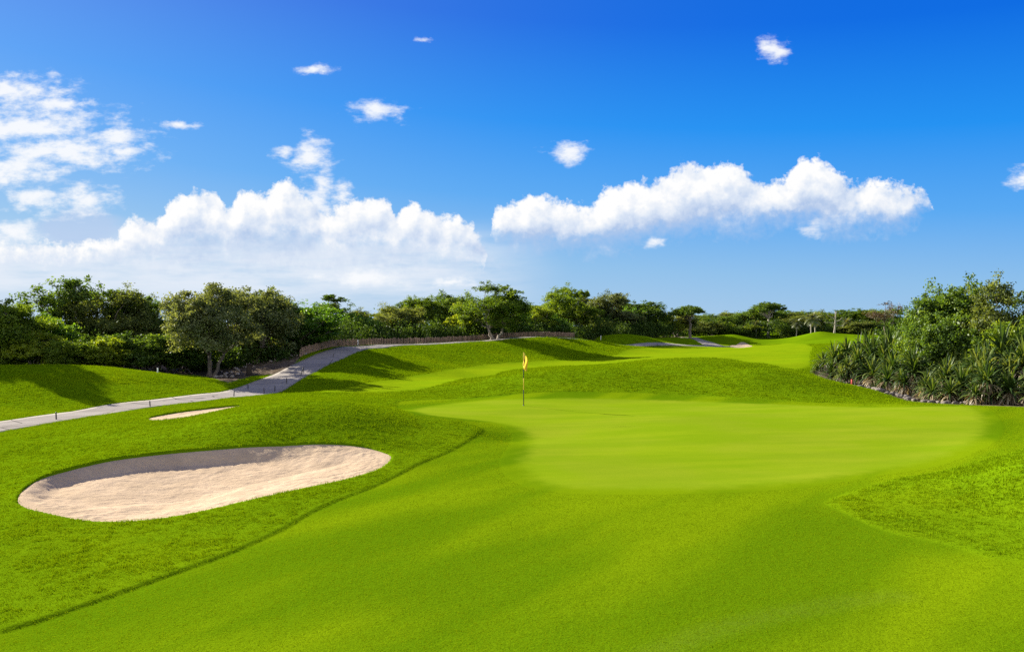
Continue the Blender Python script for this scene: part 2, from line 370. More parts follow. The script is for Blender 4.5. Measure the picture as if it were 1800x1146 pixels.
M = {
 'turf': make_ground_mat(), 'green': make_green_mat(), 'sand': make_sand_mat(), 'path': make_path_mat(),
 'rough_blade': make_blade_mat('rough_blades', (.090, .160, .0012), (.178, .272, .003), .24),
 'apron_blade': make_blade_mat('mown_blades', (.088, .150, .0012), (.205, .285, .003), .3),
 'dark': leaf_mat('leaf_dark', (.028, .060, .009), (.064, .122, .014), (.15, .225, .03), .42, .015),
 'mid': leaf_mat('leaf_mid', (.040, .082, .008), (.095, .16, .013), (.19, .26, .02), .45, .012),
 'fresh': leaf_mat('leaf_fresh', (.040, .10, .006), (.085, .19, .010), (.17, .28, .02), .45, .03),
 'yellow': leaf_mat('leaf_yellow', (.09, .145, .008), (.19, .265, .012), (.34, .405, .03), .48, .02),
 'olive': leaf_mat('leaf_olive', (.044, .066, .013), (.105, .142, .028), (.23, .265, .07), .44, .015, .5),
 'silver': leaf_mat('leaf_silver', (.042, .060, .016), (.098, .128, .036), (.22, .25, .10), .40, .022, .5),
 'drybrown': leaf_mat('leaf_dry', (.05, .035, .02), (.10, .065, .035), (.19, .13, .07), .25, .04),
 'strap': leaf_mat('leaf_strap', (.016, .038, .007), (.048, .090, .013), (.20, .24, .055), .34, .02, .5),
 'strapdead': leaf_mat('leaf_strap_dead', (.10, .075, .04), (.24, .18, .105), (.46, .39, .26), .3, .02),
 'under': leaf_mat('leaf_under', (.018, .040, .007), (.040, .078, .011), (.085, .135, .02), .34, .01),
 'palm': leaf_mat('leaf_palm', (.04, .06, .015), (.09, .11, .03), (.17, .17, .06), .3, .08),
 'bark': plain('bark_grey', (.14, .115, .09), .9, .45, 9, .6, (1,1,.25)),
 'bark_pale': plain('bark_pale', (.30, .26, .21), .9, .35, 9, .5, (1,1,.25)),
 'bark_dark': plain('bark_dark', (.05, .038, .028), .9, .4, 9, .5, (1,1,.25)),
 'picket': plain('picket_wood', (.27, .178, .125), .85, .5, 7, .5, (1,1,.2)),
 'darkwood': plain('dark_wood', (.028, .018, .013), .8, .4, 10, .4, (1,1,.2)),
 'stake': plain('stake_dark', (.035, .032, .03), .6), 'white': plain('white_paint', (.75, .74, .70), .6, .08),
 'red': plain('red_paint', (.55, .06, .04), .6, .1), 'rock': plain('rock_grey', (.15, .128, .108), .95, .45, 5, .8),
 'rockpale': plain('rock_pale', (.36, .31, .26), .95, .35, 5, .8), 'blackp': plain('black_paint', (.012, .012, .012), .85, .1),
 'yellowp': plain('yellow_paint', (.62, .44, .03), .8, .08), 'wire': plain('grey_wire', (.2, .19, .18), .5),
 'cup': plain('cup_white', (.6, .6, .58), .5, .05),
}
def flag_mat():
    m, t, out = material('flag_cloth'); a = t.attr('mark')
    c = t.mix(t.attr('half'), (.76, .60, .12), (.70, .47, .05)); c = t.mix(a, c, (.26, .10, .03))
    d = t.new('ShaderNodeBsdfDiffuse'); t.l.new(c, d.inputs[0]); tr = t.new('ShaderNodeBsdfTranslucent'); t.l.new(c, tr.inputs[0])
    mx = t.new('ShaderNodeMixShader'); mx.inputs[0].default_value = .45
    t.l.new(d.outputs[0], mx.inputs[1]); t.l.new(tr.outputs[0], mx.inputs[2]); t.l.new(mx.outputs[0], out.inputs[0]); return m
M['flag'] = flag_mat()

# ---------------------------------------------------------------- mesh helpers
def mesh_from(name, V, F, mat=None, smooth=False, attrs=None, fattrs=None, midx=None):
    """F: (k,3) or (k,4) array"""
    V = np.asarray(V, np.float32); F = np.asarray(F, np.int32)
    me = bpy.data.meshes.new(name); k, w = F.shape
    me.vertices.add(len(V)); me.vertices.foreach_set('co', V.ravel())
    me.loops.add(k*w); me.loops.foreach_set('vertex_index', F.ravel())
    me.polygons.add(k); me.polygons.foreach_set('loop_start', np.arange(0, k*w, w, dtype=np.int32))
    if smooth: me.polygons.foreach_set('use_smooth', np.ones(k, bool))
    if midx is not None: me.polygons.foreach_set('material_index', np.asarray(midx, np.int32))
    for nm, a in (attrs or {}).items():
        at = me.attributes.new(nm, 'FLOAT', 'POINT'); at.data.foreach_set('value', np.asarray(a, np.float32).ravel())
    for nm, a in (fattrs or {}).items():
        at = me.attributes.new(nm, 'FLOAT', 'FACE'); at.data.foreach_set('value', np.asarray(a, np.float32).ravel())
    me.update(calc_edges=True); me.validate()
    for q in ([] if mat is None else mat if isinstance(mat, list) else [mat]): me.materials.append(q)
    return me
def link(name, me, parent=None, loc=(0,0,0)):
    o = bpy.data.objects.new(name, me); COL.objects.link(o); o.parent = parent; o.location = loc; return o
def tag(o, label=None, cat=None, group=None, kind=None):
    for k, v in (('label', label), ('category', cat), ('group', group), ('kind', kind)):
        if v: o[k] = v
    return o
def empty(name, loc=(0,0,0), rz=0, scale=(1,1,1)):
    o = bpy.data.objects.new(name, None); COL.objects.link(o); o.location = loc; o.rotation_euler = (0, 0, rz); o.scale = scale
    o.empty_display_size = .2; return o
class MB:
    def __init__(s): s.V = []; s.F = []; s.n = 0; s.mi = []; s.T = []
    def add(s, V, F, mi=0, tint=0.):
        V = np.asarray(V, float); F = np.asarray(F, int)
        s.V.append(V); s.F.append(F + s.n); s.n += len(V); s.mi += [mi]*len(F); s.T += [tint]*len(F)
    def tube(s, pts, rad, sides=6, mi=0, cap=True):
        pts = np.asarray(pts, float); k = len(pts); rad = np.broadcast_to(np.asarray(rad, float), (k,))
        tg = np.gradient(pts, axis=0); tg /= np.linalg.norm(tg, axis=1)[:, None] + 1e-9
        ref = np.array([1., 0, 0]) if abs(tg[0][0]) < .8 else np.array([0, 1., 0])
        V = []
        for i in range(k):
            u = np.cross(tg[i], ref); u /= np.linalg.norm(u) + 1e-9; w = np.cross(tg[i], u)
            a = np.arange(sides) * 2*math.pi/sides
            V.append(pts[i] + rad[i]*(np.cos(a)[:, None]*u + np.sin(a)[:, None]*w))
        V = np.concatenate(V); F = []
        for i in range(k-1):
            for j in range(sides):
                j2 = (j+1) % sides; F.append((i*sides+j, i*sides+j2, (i+1)*sides+j2, (i+1)*sides+j))
        if cap:
            V = np.concatenate([V, pts[-1:]]); c = k*sides
            for j in range(0, sides): F.append(((k-1)*sides+j, (k-1)*sides+(j+1) % sides, c, c))
            F = [f if f[2] != f[3] else f for f in F]
        s.add(V, F, mi)
    def box(s, c, sz, mi=0, bev=0.0):
        x, y, z = [q/2 for q in sz]; b = min(bev, x*.9, y*.9)
        ring = [(-x+b,-y),(x-b,-y),(x,-y+b),(x,y-b),(x-b,y),(-x+b,y),(-x,y-b),(-x,-y+b)] if b > 0 else [(-x,-y),(x,-y),(x,y),(-x,y)]
        k = len(ring)
        V = [(c[0]+p[0], c[1]+p[1], c[2]-z) for p in ring] + [(c[0]+p[0], c[1]+p[1], c[2]+z-b) for p in ring] + [(c[0]+p[0]*(1-b/x*.8), c[1]+p[1]*(1-b/y*.8), c[2]+z) for p in ring]
        V.append((c[0], c[1], c[2]+z)); F = []
        for l in range(2):
            for j in range(k): F.append((l*k+j, l*k+(j+1) % k, (l+1)*k+(j+1) % k, (l+1)*k+j))
        for j in range(k): F.append((2*k+j, 2*k+(j+1) % k, 3*k, 3*k))
        s.add(V, F, mi)
    def mesh(s, name, mat, smooth=False):
        V = np.concatenate(s.V); F = np.concatenate(s.F)
        quads = F[F[:, 2] != F[:, 3]]; tris = F[F[:, 2] == F[:, 3]][:, :3]
        me = bpy.data.meshes.new(name)
        faces = [tuple(map(int, f)) for f in quads] + [tuple(map(int, f)) for f in tris]
        mi = np.array(s.mi); tn = np.array(s.T)
        q = F[:, 2] != F[:, 3]
        order = np.concatenate([mi[q], mi[~q]]); tn = np.concatenate([tn[q], tn[~q]])
        me.from_pydata([tuple(map(float, v)) for v in V], [], faces)
        me.polygons.foreach_set('material_index', order.astype(np.int32))
        if smooth: me.polygons.foreach_set('use_smooth', np.ones(len(faces), bool))
        at = me.attributes.new('tint', 'FLOAT', 'FACE'); at.data.foreach_set('value', tn.astype(np.float32))
        me.update()
        for x in (mat if isinstance(mat, list) else [mat]): me.materials.append(x)
        return me

# ---------------------------------------------------------------- ground sheet
us = np.concatenate([np.linspace(-2.2, -.72, 36)[:-1], np.linspace(-.72, .72, 760), np.linspace(.72, 2.2, 36)[1:]])
ds = np.concatenate([np.geomspace(2, 16.5, 40)[:-1], np.geomspace(16.5, 62, 540)[:-1], np.geomspace(62, 190, 200)[:-1], np.geomspace(190, 6000, 50)])
U, D = np.meshgrid(us, ds); GX = (U*D); GY = D - 10.0
b0 = base_h(GX, GY)
Zn = zones(GX, GY); GH = ground_h(GX, GY, Zn, b0)
nr, nc = GX.shape
idx = np.arange(nr*nc).reshape(nr, nc)
F = np.stack([idx[:-1, :-1], idx[:-1, 1:], idx[1:, 1:], idx[1:, :-1]], -1).reshape(-1, 4)
wob = (fbm(GX*1.7, GY*1.7, 3) - .45)
gm = mesh_from('ground', np.stack([GX, GY, GH], -1).reshape(-1, 3), F, M['turf'], True,
    {'apron': sstep(.06, -.10, Zn['apron'] + wob*.06), 'fair': sstep(1.4, -1.4, Zn['fair'] + wob*1.5), 'dirt': sstep(.5, -.5, Zn['dirt']),
     'streak': (.12*sstep(.34, .02, line_d(GX, GY, STREAK)))})
tag(link('ground', gm), kind='structure')

def polar_sheet(name, poly, hfun, rings, mat, extra=None):
    c = poly.mean(0); k = len(poly)
    t = 1 - (1 - np.linspace(0, 1, rings+1)[1:])**1.4
    X = c[0] + (poly[:, 0][None]-c[0])*t[:, None]; Y = c[1] + (poly[:, 1][None]-c[1])*t[:, None]
    X = np.concatenate([[c[0]], X.ravel()]); Y = np.concatenate([[c[1]], Y.ravel()])
    V = np.stack([X, Y, hfun(X, Y)], -1); F = []
    for j in range(k): F.append((0, 1+j, 1+(j+1) % k, 1+(j+1) % k))
    j = np.arange(k); j2 = (j+1) % k
    mb = MB(); mb.V = [V]; mb.n = len(V)
    fs = [np.array(F)]
    for r in range(rings-1):
        a = 1+r*k; b = 1+(r+1)*k; fs.append(np.stack([a+j, b+j, b+j2, a+j2], -1))
    FF = np.concatenate(fs); mb.F = [FF]; mb.mi = [0]*len(FF); mb.T = [0.]*len(FF)
    me = mb.mesh(name, mat, True)
    for nm, fn in (extra or {}).items():
        at = me.attributes.new(nm, 'FLOAT', 'POINT'); at.data.foreach_set('value', fn(X, Y).astype(np.float32))
    return link(name, me)
GREENd = smooth_poly(GREEN, 3)
g = polar_sheet('putting_green', GREENd, lambda X, Y: base_h(X, Y) + .004 - .008*sstep(-.20, 0, poly_sd(X, Y, GREEN)) + (fbm(X*.25+40, Y*.25, 2)-.4)*.05*sstep(0, -2, poly_sd(X, Y, GREEN)), 70, M['green'],
    {'fringe': lambda X, Y: sstep(-1.3, -.05, poly_sd(X, Y, GREEN))})
tag(g, 'smooth pale yellow-green putting green holding the flagstick', 'putting green', kind='structure')
def sand_h(poly, dep):
    def f(X, Y):
        sd = poly_sd(X, Y, poly); w = sstep(0, -.35, sd)
        nz = (fbm(X*2.2, Y*2.2, 4)-.45)*.045 + (fbm(X*9, Y*9, 3)-.45)*(.018 + .02*sstep(-1.0, -.3, sd))
        return base_h(X, Y) + .012 - bowl(X, Y, poly, dep, sd) + nz*w
    return f
for poly, dep, lab, rings in ((smooth_poly(BUNKER, 3), .36, 'large kidney-shaped sand bunker in the near left rough', 110), (BUNKER2, .07, 'small sand bunker half hidden behind the grassy mound', 50),
                       (BUNKER3, .03, 'tiny far-off sand bunker below the far mounds beside the road', 16)):
    tag(polar_sheet('sand_bunker', poly, sand_h(poly, dep), rings, M['sand']), lab, 'sand bunker', kind='structure')
def ribbon(name, line, half, label):
    L = smooth_poly(line, 4, False); tg = np.gradient(L, axis=0); tg /= np.linalg.norm(tg, axis=1)[:, None]; nrm = np.stack([-tg[:, 1], tg[:, 0]], -1)
    ks = np.linspace(-1, 1, 9); k = len(ks)
    X = L[:, 0][:, None] + nrm[:, 0][:, None]*ks*half; Y = L[:, 1][:, None] + nrm[:, 1][:, None]*ks*half
    zc = base_h(X, Y); zm = zc.mean(1)[:, None]
    Z = zc*.8 + zm*.2 + .008
    top = np.stack([X, Y, Z], -1)
    skirt_l = top[:, :1] - np.array([0, 0, .12]); skirt_r = top[:, -1:] - np.array([0, 0, .12])
    A_ = np.concatenate([skirt_l, top, skirt_r], 1); r_, c_ = A_.shape[:2]; ii = np.arange(r_*c_).reshape(r_, c_)
    F = np.stack([ii[:-1, :-1], ii[1:, :-1], ii[1:, 1:], ii[:-1, 1:]], -1).reshape(-1, 4)
    return tag(link(name, mesh_from(name, A_.reshape(-1, 3), F, M['path'], False)), label, 'cart path', kind='structure')
ribbon('cart_path', PATH1, PW, 'pale grey cart path climbing past the fence along the bank')
ribbon('road', PATH2, PW, 'short grey road running back between the far mounds')

# ---------------------------------------------------------------- grass blades
def blades(name, N, d0, d1, ok, hgt, wid, K, mat, label):
    d = np.exp(rng.uniform(math.log(d0), math.log(d1), N)); u = rng.uniform(-.62, .62, N)
    X = u*d; Y = d - 10
    px = CX + FPX*X/np.maximum(Y, 1)
    s = (px > -220) & (px < 2020) & (Y > 5.2); X, Y = X[s], Y[s]
    z = zones(X, Y); s = ok(X, Y, z); X, Y = X[s], Y[s]; z = {k: v[s] for k, v in z.items()}
    H = ground_h(X, Y, z); n0 = len(X)
    X = np.repeat(X, K); Y = np.repeat(Y, K); H = np.repeat(H, K); n_ = len(X)
    X = X + rng.normal(0, .02, n_)*(1+Y/25); Y = Y + rng.normal(0, .02, n_)*(1+Y/25)
    ed = np.repeat(np.clip(np.abs(z['apron'])/.15, .5, 1), K); hh = ed * hgt(X, Y) * rng.uniform(.55, 1.25, n_); ww = wid(X, Y) * rng.uniform(.7, 1.3, n_)
    a = rng.uniform(0, 2*math.pi, n_); lean = rng.uniform(0, 2*math.pi, n_); lm = hh*rng.uniform(.1, .9, n_)
    ca, sa = np.cos(a)*ww/2, np.sin(a)*ww/2
    V = np.empty((n_, 3, 3), np.float32)
    V[:, 0] = np.stack([X-ca, Y-sa, H-.012], -1); V[:, 1] = np.stack([X+ca, Y+sa, H-.012], -1)
    V[:, 2] = np.stack([X+np.cos(lean)*lm, Y+np.sin(lean)*lm, H+hh], -1)
    F = np.arange(n_*3).reshape(-1, 3)
    me = mesh_from(name, V.reshape(-1, 3), F, mat, False, None, {'tint': rng.random(n_)})
    return tag(link(name, me), label, 'grass', kind='stuff')
free = lambda z, e=.02: (z['bunk'] > e) & (z['path'] > .03) & (z['dirt'] > 0) & (z['green'] > -.15)
blades('rough_grass', 720000, 15, 115, lambda X, Y, z: free(z) & (z['apron'] > .02) & (z['fair'] > 0), lambda X, Y: (.018+.0008*Y) * (.5 + 1.1*sstep(.25, .65, .4*fbm(X*1.3, Y*1.3, 3) + .6*fbm(X*7, Y*7, 2))), lambda X, Y: .005+.00050*Y, 5,
       M['rough_blade'], 'longer coarse grass over the mounds and banks')
blades('mown_grass', 420000, 15, 45, lambda X, Y, z: free(z) & (z['apron'] < .02), lambda X, Y: .010+.0002*Y, lambda X, Y: .005+.0004*Y, 3,
       M['apron_blade'], 'short mown grass of the apron around the green')

# ---------------------------------------------------------------- trees
def leaves_mesh(name, C, Nn, size, tint, aspect=.55, curl=.18):
    """C centres, Nn normals, size per leaf"""
    k = len(C); Nn = Nn/(np.linalg.norm(Nn, axis=1)[:, None]+1e-9)
    r = rng.normal(size=(k, 3)); t1 = np.cross(Nn, r); t1 /= np.linalg.norm(t1, axis=1)[:, None]+1e-9; t2 = np.cross(Nn, t1)
    L = size[:, None]; V = np.empty((k, 4, 3), np.float32)
    V[:, 0] = C - t1*L*.5; V[:, 1] = C + t2*L*aspect*.5 + Nn*L*curl*.5; V[:, 2] = C + t1*L*.5 - Nn*L*curl; V[:, 3] = C - t2*L*aspect*.5 + Nn*L*curl*.5
    return mesh_from(name, V.reshape(-1, 3), np.arange(k*4).reshape(-1, 4), None, False, None, {'tint': tint})
def rnd_dir(k, zmin=-1):
    v = rng.normal(size=(k*4, 3)); v /= np.linalg.norm(v, axis=1)[:, None]; v = v[v[:, 2] > zmin]; return v[:k]
def wander(a, b, k, amp):
    t = np.linspace(0, 1, k)[:, None]; p = np.array(a)*(1-t)+np.array(b)*t
    j = rng.normal(0, amp, (k, 3)); j[0] = 0; j[-1] = 0; return p + j
def make_crown(kind):
    """returns trunk mesh, crown mesh for a plant about 6 m tall and 6 m wide (bushes 3 by 3)"""
    cfg = {'round': dict(H=6, W=6.4, z0=1.2, lobes=17, lr=(.6, 1.5), cl=13, lv=140, ls=.165),
           'airy': dict(H=6, W=6, z0=1.6, lobes=16, lr=(.5, 1.2), cl=11, lv=95, ls=.16),
           'spread': dict(H=6, W=7, z0=1.7, lobes=25, lr=(.6, 1.35), cl=12, lv=130, ls=.155),
           'umbrella': dict(H=6, W=6, z0=3.7, lobes=12, lr=(.7, 1.1), cl=12, lv=130, ls=.17),
           'column': dict(H=6, W=3.4, z0=1.0, lobes=15, lr=(.55, 1.0), cl=11, lv=125, ls=.165),
           'bush': dict(H=3, W=3.4, z0=.2, lobes=12, lr=(.5, .9), cl=12, lv=130, ls=.125),
           'bare': dict(H=6, W=6, z0=2.6, lobes=13, lr=(.5, 1.0), cl=7, lv=34, ls=.15)}[kind]
    H, W, z0 = cfg['H'], cfg['W'], cfg['z0']
    lc = []
    while len(lc) < cfg['lobes']:
        v = rng.uniform(-1, 1, 3); q = np.linalg.norm(v)
        if .30 < q < .90:
            if kind in ('umbrella', 'spread') and v[2] < -.35: continue
            lc.append(v)
    lc = np.array(lc); lr = rng.uniform(*cfg['lr'], len(lc))
    hw = np.array([W/2, W/2, (H-z0)/2])
    L = lc*(hw-lr[:, None]*.55) + np.array([0, 0, (H+z0)/2])
    rho = (L[:, 0]**2+L[:, 1]**2)/(W/2)**2
    if kind != 'umbrella': L[:, 2] = z0*.8 + (L[:, 2]-z0*.8)*(1-(.62 if kind == 'bush' else .42)*np.clip(rho, 0, 1)) + rng.normal(0, .10*H, len(L))*(L[:, 2] > z0+.3*(H-z0))
    if kind == 'umbrella': L[:, 2] += .5*(1-(L[:, 0]**2+L[:, 1]**2)/9)
    C, Nn, S, T = [], [], [], []; cls = []
    for c, r in zip(L, lr):
        d = rnd_dir(int(cfg['cl']*(r/np.mean(cfg['lr']))**1.5)+3, -.55)
        for e in d:
            cc = c + e*r*np.array([1, 1, .78])*rng.uniform(.55, 1.05); cls.append((c, cc))
            cr = r*rng.uniform(.26, .5); m_ = int(cfg['lv']*rng.uniform(.3, 1.1))
            o = np.clip(rng.normal(0, .55, (m_, 3)), -1.0, 1.0)*np.array([1, 1, .62])*cr
            C.append(cc+o); Nn.append(rng.normal(0, .7, (m_, 3)) + e*.5 + np.array([0, 0, .55]))
            S.append(cfg['ls']*rng.uniform(.6, 1.35, m_)); T.append(np.clip(rng.uniform(0, .45)+rng.uniform(0, .6, m_), 0, 1))
        for e in rnd_dir(5, -.1):
            cc = c + e*r*np.array([1, 1, .85])*rng.uniform(1.05, 1.5); cls.append((c, cc)); cr = r*rng.uniform(.14, .26); m_ = int(cfg['lv']*.35)
            C.append(cc + np.clip(rng.normal(0, .6, (m_, 3)), -1.3, 1.3)*cr); Nn.append(rng.normal(0, .8, (m_, 3)) + np.array([0, 0, .5])); S.append(cfg['ls']*rng.uniform(.6, 1.3, m_)); T.append(np.clip(rng.uniform(.1, .5)+rng.uniform(0, .5, m_), 0, 1))
    C = np.concatenate(C); lo = C[:, 2] > z0*.35; Nn = np.concatenate(Nn)[lo]; S = np.concatenate(S)[lo]; T = np.concatenate(T)[lo]; C = C[lo]
    crown = leaves_mesh('crown', C, Nn, S, T)
    SZ = (np.percentile(C[:, 0], 98.5)-np.percentile(C[:, 0], 1.5), np.percentile(C[:, 2], 99.85))
    tb = MB(); ns = {'bush': 5, 'round': 2, 'airy': 2, 'spread': 3, 'umbrella': 1, 'column': 1, 'bare': 2}[kind]
    forks = []
    for i in range(ns):
        a = rng.uniform(0, 6.28); rr = (.12 if ns > 1 else 0)
        b0_ = np.array([math.cos(a)*rr, math.sin(a)*rr, -.25]); sp_ = {'bush': .5, 'spread': .9, 'umbrella': .15, 'column': .1}.get(kind, .5)
        top = np.array([math.cos(a)*sp_, math.sin(a)*sp_, z0*rng.uniform(.7, 1.0)+.15])
        r0 = {'bush': .05}.get(kind, .20/math.sqrt(ns)*.9)
        pts = wander(b0_, top, 6, .06); tb.tube(pts, np.linspace(r0*1.35, r0*.75, 6)*np.array([1.3, 1, 1, 1, 1, 1]), 7); forks.append((top, r0*.75))
    for c, r in zip(L, lr):
        f, fr = min(forks, key=lambda q: np.linalg.norm(q[0][:2]-c[:2])+rng.uniform(0, .5))
        pts = wander(f, c, 5, .12); pts[1:3, 2] += .1; tb.tube(pts, np.linspace(fr*.65, fr*.22, 5), 5)
        mine = [q for q in cls if q[0] is c or np.allclose(q[0], c)]
        for q in mine[:(7 if kind in ('airy', 'bare') else 4)]:
            tb.tube(wander(c, q[1], 3, .06), np.linspace(fr*.22, fr*.08, 3), 4)
    return tb.mesh('trunk', M['bark'], True), crown, SZ
PROTO = {}
for kind, cnt in (('round', 4), ('airy', 3), ('spread', 2), ('umbrella', 1), ('column', 2), ('bush', 4), ('bare', 1)):
    PROTO[kind] = [make_crown(kind) for _ in range(cnt)]
SIZE = {'round': (6.6, 6.3), 'airy': (6.4, 6.2), 'spread': (7.4, 6.3), 'umbrella': (6.4, 6.5), 'column': (3.9, 6.2), 'bush': (3.9, 3.1), 'bare': (6.4, 6.2)}
cnt_ = {}
def plant(name, px, Y, top, wpx, kind, leaf, label, cat, group=None, bark=None, base_dz=0.0, rz=None, depth=None):
    X = (px-CX)/FPX*Y; z = gz(X, Y) + base_dz; ht = EYE + (CY-top)/FPX*Y - z; wd = wpx/FPX*Y
    i = cnt_.get(kind, 0); cnt_[kind] = i+1; tm, cm, (sw, sh) = PROTO[kind][i % len(PROTO[kind])]
    s = wd/sw
    root = empty(name, (X, Y, z-.03), rng.uniform(0, 6.28) if rz is None else rz, (s, s*(depth or rng.uniform(.9, 1.15)), ht/sh))
    tag(root, label, cat, group)
    t_ = link('stem' if kind == 'bush' else 'trunk', tm, root); c_ = link('crown', cm, root)
    if bark: t_.material_slots[0].link = 'OBJECT'; t_.material_slots[0].material = M[bark]
    if len(cm.materials) == 0: cm.materials.append(M['mid'])
    c_.material_slots[0].link = 'OBJECT'; c_.material_slots[0].material = M[leaf]
    return root
GL, GM_, GF, GR = 'trees behind the left mound', 'trees along the fenced path', 'far row of trees behind the fairway', 'shrubs of the right thicket'
T_, B_ = 'broadleaf_tree', 'leafy_bush'
# px, distance, top row, width, kind, foliage, label
for a in [
 (-20,46,527,120,'round','mid','green tree cut by the left edge of the view behind the left mound',T_),
 (48,62,560,110,'round','olive','low olive tree just inside the left edge, behind the bright bushes',T_),
 (128,61,489,150,'airy','dark','tall open dark tree, its thin top the highest on the left',T_),
 (195,60,503,125,'round','olive','dense yellowish olive tree right of the tall open tree',T_),
 (232,63,514,90,'round','dark','dark rounded tree filling the gap between olive tree and thin sapling',T_),
 (277,64,527,70,'airy','dark','thin small tree with sky showing through, left of the big silvery tree',T_),
 (370,48.6,500,160,'spread','silver','big silvery-leaved tree with forked trunk beside the stony ground',T_),
 (448,57,506,120,'round','silver','greyish tree right behind the big silvery tree',T_),
 (497,63,507,110,'airy','dark','dark-topped tree above the bend of the path',T_),
 (533,62,527,120,'round','fresh','glossy bright green tree whose crown hangs over the start of the fence',T_),
 (595,82,519,72,'column','dark','upright dark narrow tree standing up behind the fence',T_),
 (-132,51,372,110,'airy','mid','tree just outside the left edge whose shadow streaks the left mound',T_),
 (-100,48,378,95,'column','dark','second tree outside the left edge shading the left mound',T_),
 (-80,45.5,440,72,'column','dark','slim tree beyond the left edge shading the left mound',T_),
 (20,48,570,90,'bush','fresh','small green bush at the left edge on top of the mound',B_),
 (80,50,556,115,'bush','fresh','bright fresh green bush with rounded top behind the low bushes',B_),
 (72,46,582,110,'bush','yellow','sunny yellow-green bush on the crest of the left mound',B_),
 (122,46,597,80,'bush','mid','mid-green low bush between two yellow-green bushes',B_),
 (178,47,592,110,'bush','yellow','spreading yellow-green bush where the mound starts to fall',B_),
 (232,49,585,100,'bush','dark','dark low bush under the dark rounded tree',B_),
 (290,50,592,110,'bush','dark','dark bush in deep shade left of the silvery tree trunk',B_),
 (332,52,580,100,'bush','mid','green bush touching the left of the silvery tree trunk',B_),
 (425,58,588,110,'bush','olive','olive bush behind the stony ground',B_),
 (480,61,585,100,'bush','dark','dark bush behind the stony ground near the fence end',B_),
 (545,66,580,90,'bush','dark','dark bush right behind the first pickets',B_),
]: plant(a[7], *a[:6], a[6], 'tree' if a[7] == T_ else 'bush', GL, 'bark')
for a in [
 (622,79,553,70,'bush','fresh','fresh green bush right of the upright narrow tree',B_),
 (652,82,543,85,'round','olive','low olive tree behind the fence with feathery top',T_),
 (700,86,535,85,'round','olive','pale olive tree between low olive tree and dark pair',T_),
 (712,96,528,60,'airy','dark','small thin-topped dark tree at the notch of the treeline',T_),
 (738,93,520,72,'round','mid','dark green tree, first of the pair left of the wide tree',T_),
 (786,96,512,78,'round','dark','dark tree, taller of the pair left of the wide tree',T_),
 (815,89,532,75,'bush','yellow','yellow-green bush touching the wide tree on its left',B_),
 (868,83,497,112,'spread','mid','wide round tree with pale trunk, alone above the middle of the fence',T_),
 (905,93,543,62,'bush','fresh','bright green bush right of the pale trunk',B_),
 (945,98,538,62,'spread','yellow','small yellow-green tree with pale trunk beside the fence end',T_),
 (975,99,552,60,'bush','fresh','bright green bush at the fence end',B_),
 (996,109,500,108,'round','mid','broad high tree, tallest of the group right of the wide tree',T_),
 (1040,123,517,95,'airy','olive','olive tree leaning over the fence end with bare lower limbs',T_),
 (1076,118,512,78,'round','silver','brownish olive tree right of the broad high tree',T_),
 (1092,121,541,70,'bush','fresh','bright green bush below the brownish olive tree',B_),
 (1130,126,528,85,'round','dark','dark rounded tree at the right end of the group, behind the first far mound',T_),
 (1172,130,549,46,'bush','yellow','small bright yellow-green bush between two dark trees',B_),
 (1190,132,546,56,'round','olive','low olive tree left of the small dark tree',T_),
 (1214,124,537,50,'umbrella','dark','small dark tree with bare slim trunk by the road',T_),
 (660,85,575,100,'bush','mid','green bush behind the left half of the fence',B_),
 (705,89,575,95,'bush','olive','olive bush behind the fence below the pale olive tree',B_),
 (758,91,570,95,'bush','mid','green bush behind the fence left of the pale trunk',B_),
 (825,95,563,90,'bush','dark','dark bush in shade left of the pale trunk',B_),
 (1045,115,563,80,'bush','olive','olive bush under the leaning olive tree',B_),
 (1120,124,564,80,'bush','dark','dark bush right behind the first far mound',B_),
 (690,120,547,90,'round','dark','dark tree deep behind the left half of the fence',T_),
 (812,120,540,90,'round','dark','dark tree deep behind the wide tree',T_),
 (940,122,533,90,'round','dark','dark tree seen between wide tree and broad high tree',T_),
]: plant(a[7], *a[:6], a[6], 'tree' if a[7] == T_ else 'bush', GM_, 'bark_pale' if 'pale trunk' in a[6] or 'bare lower' in a[6] else 'bark')
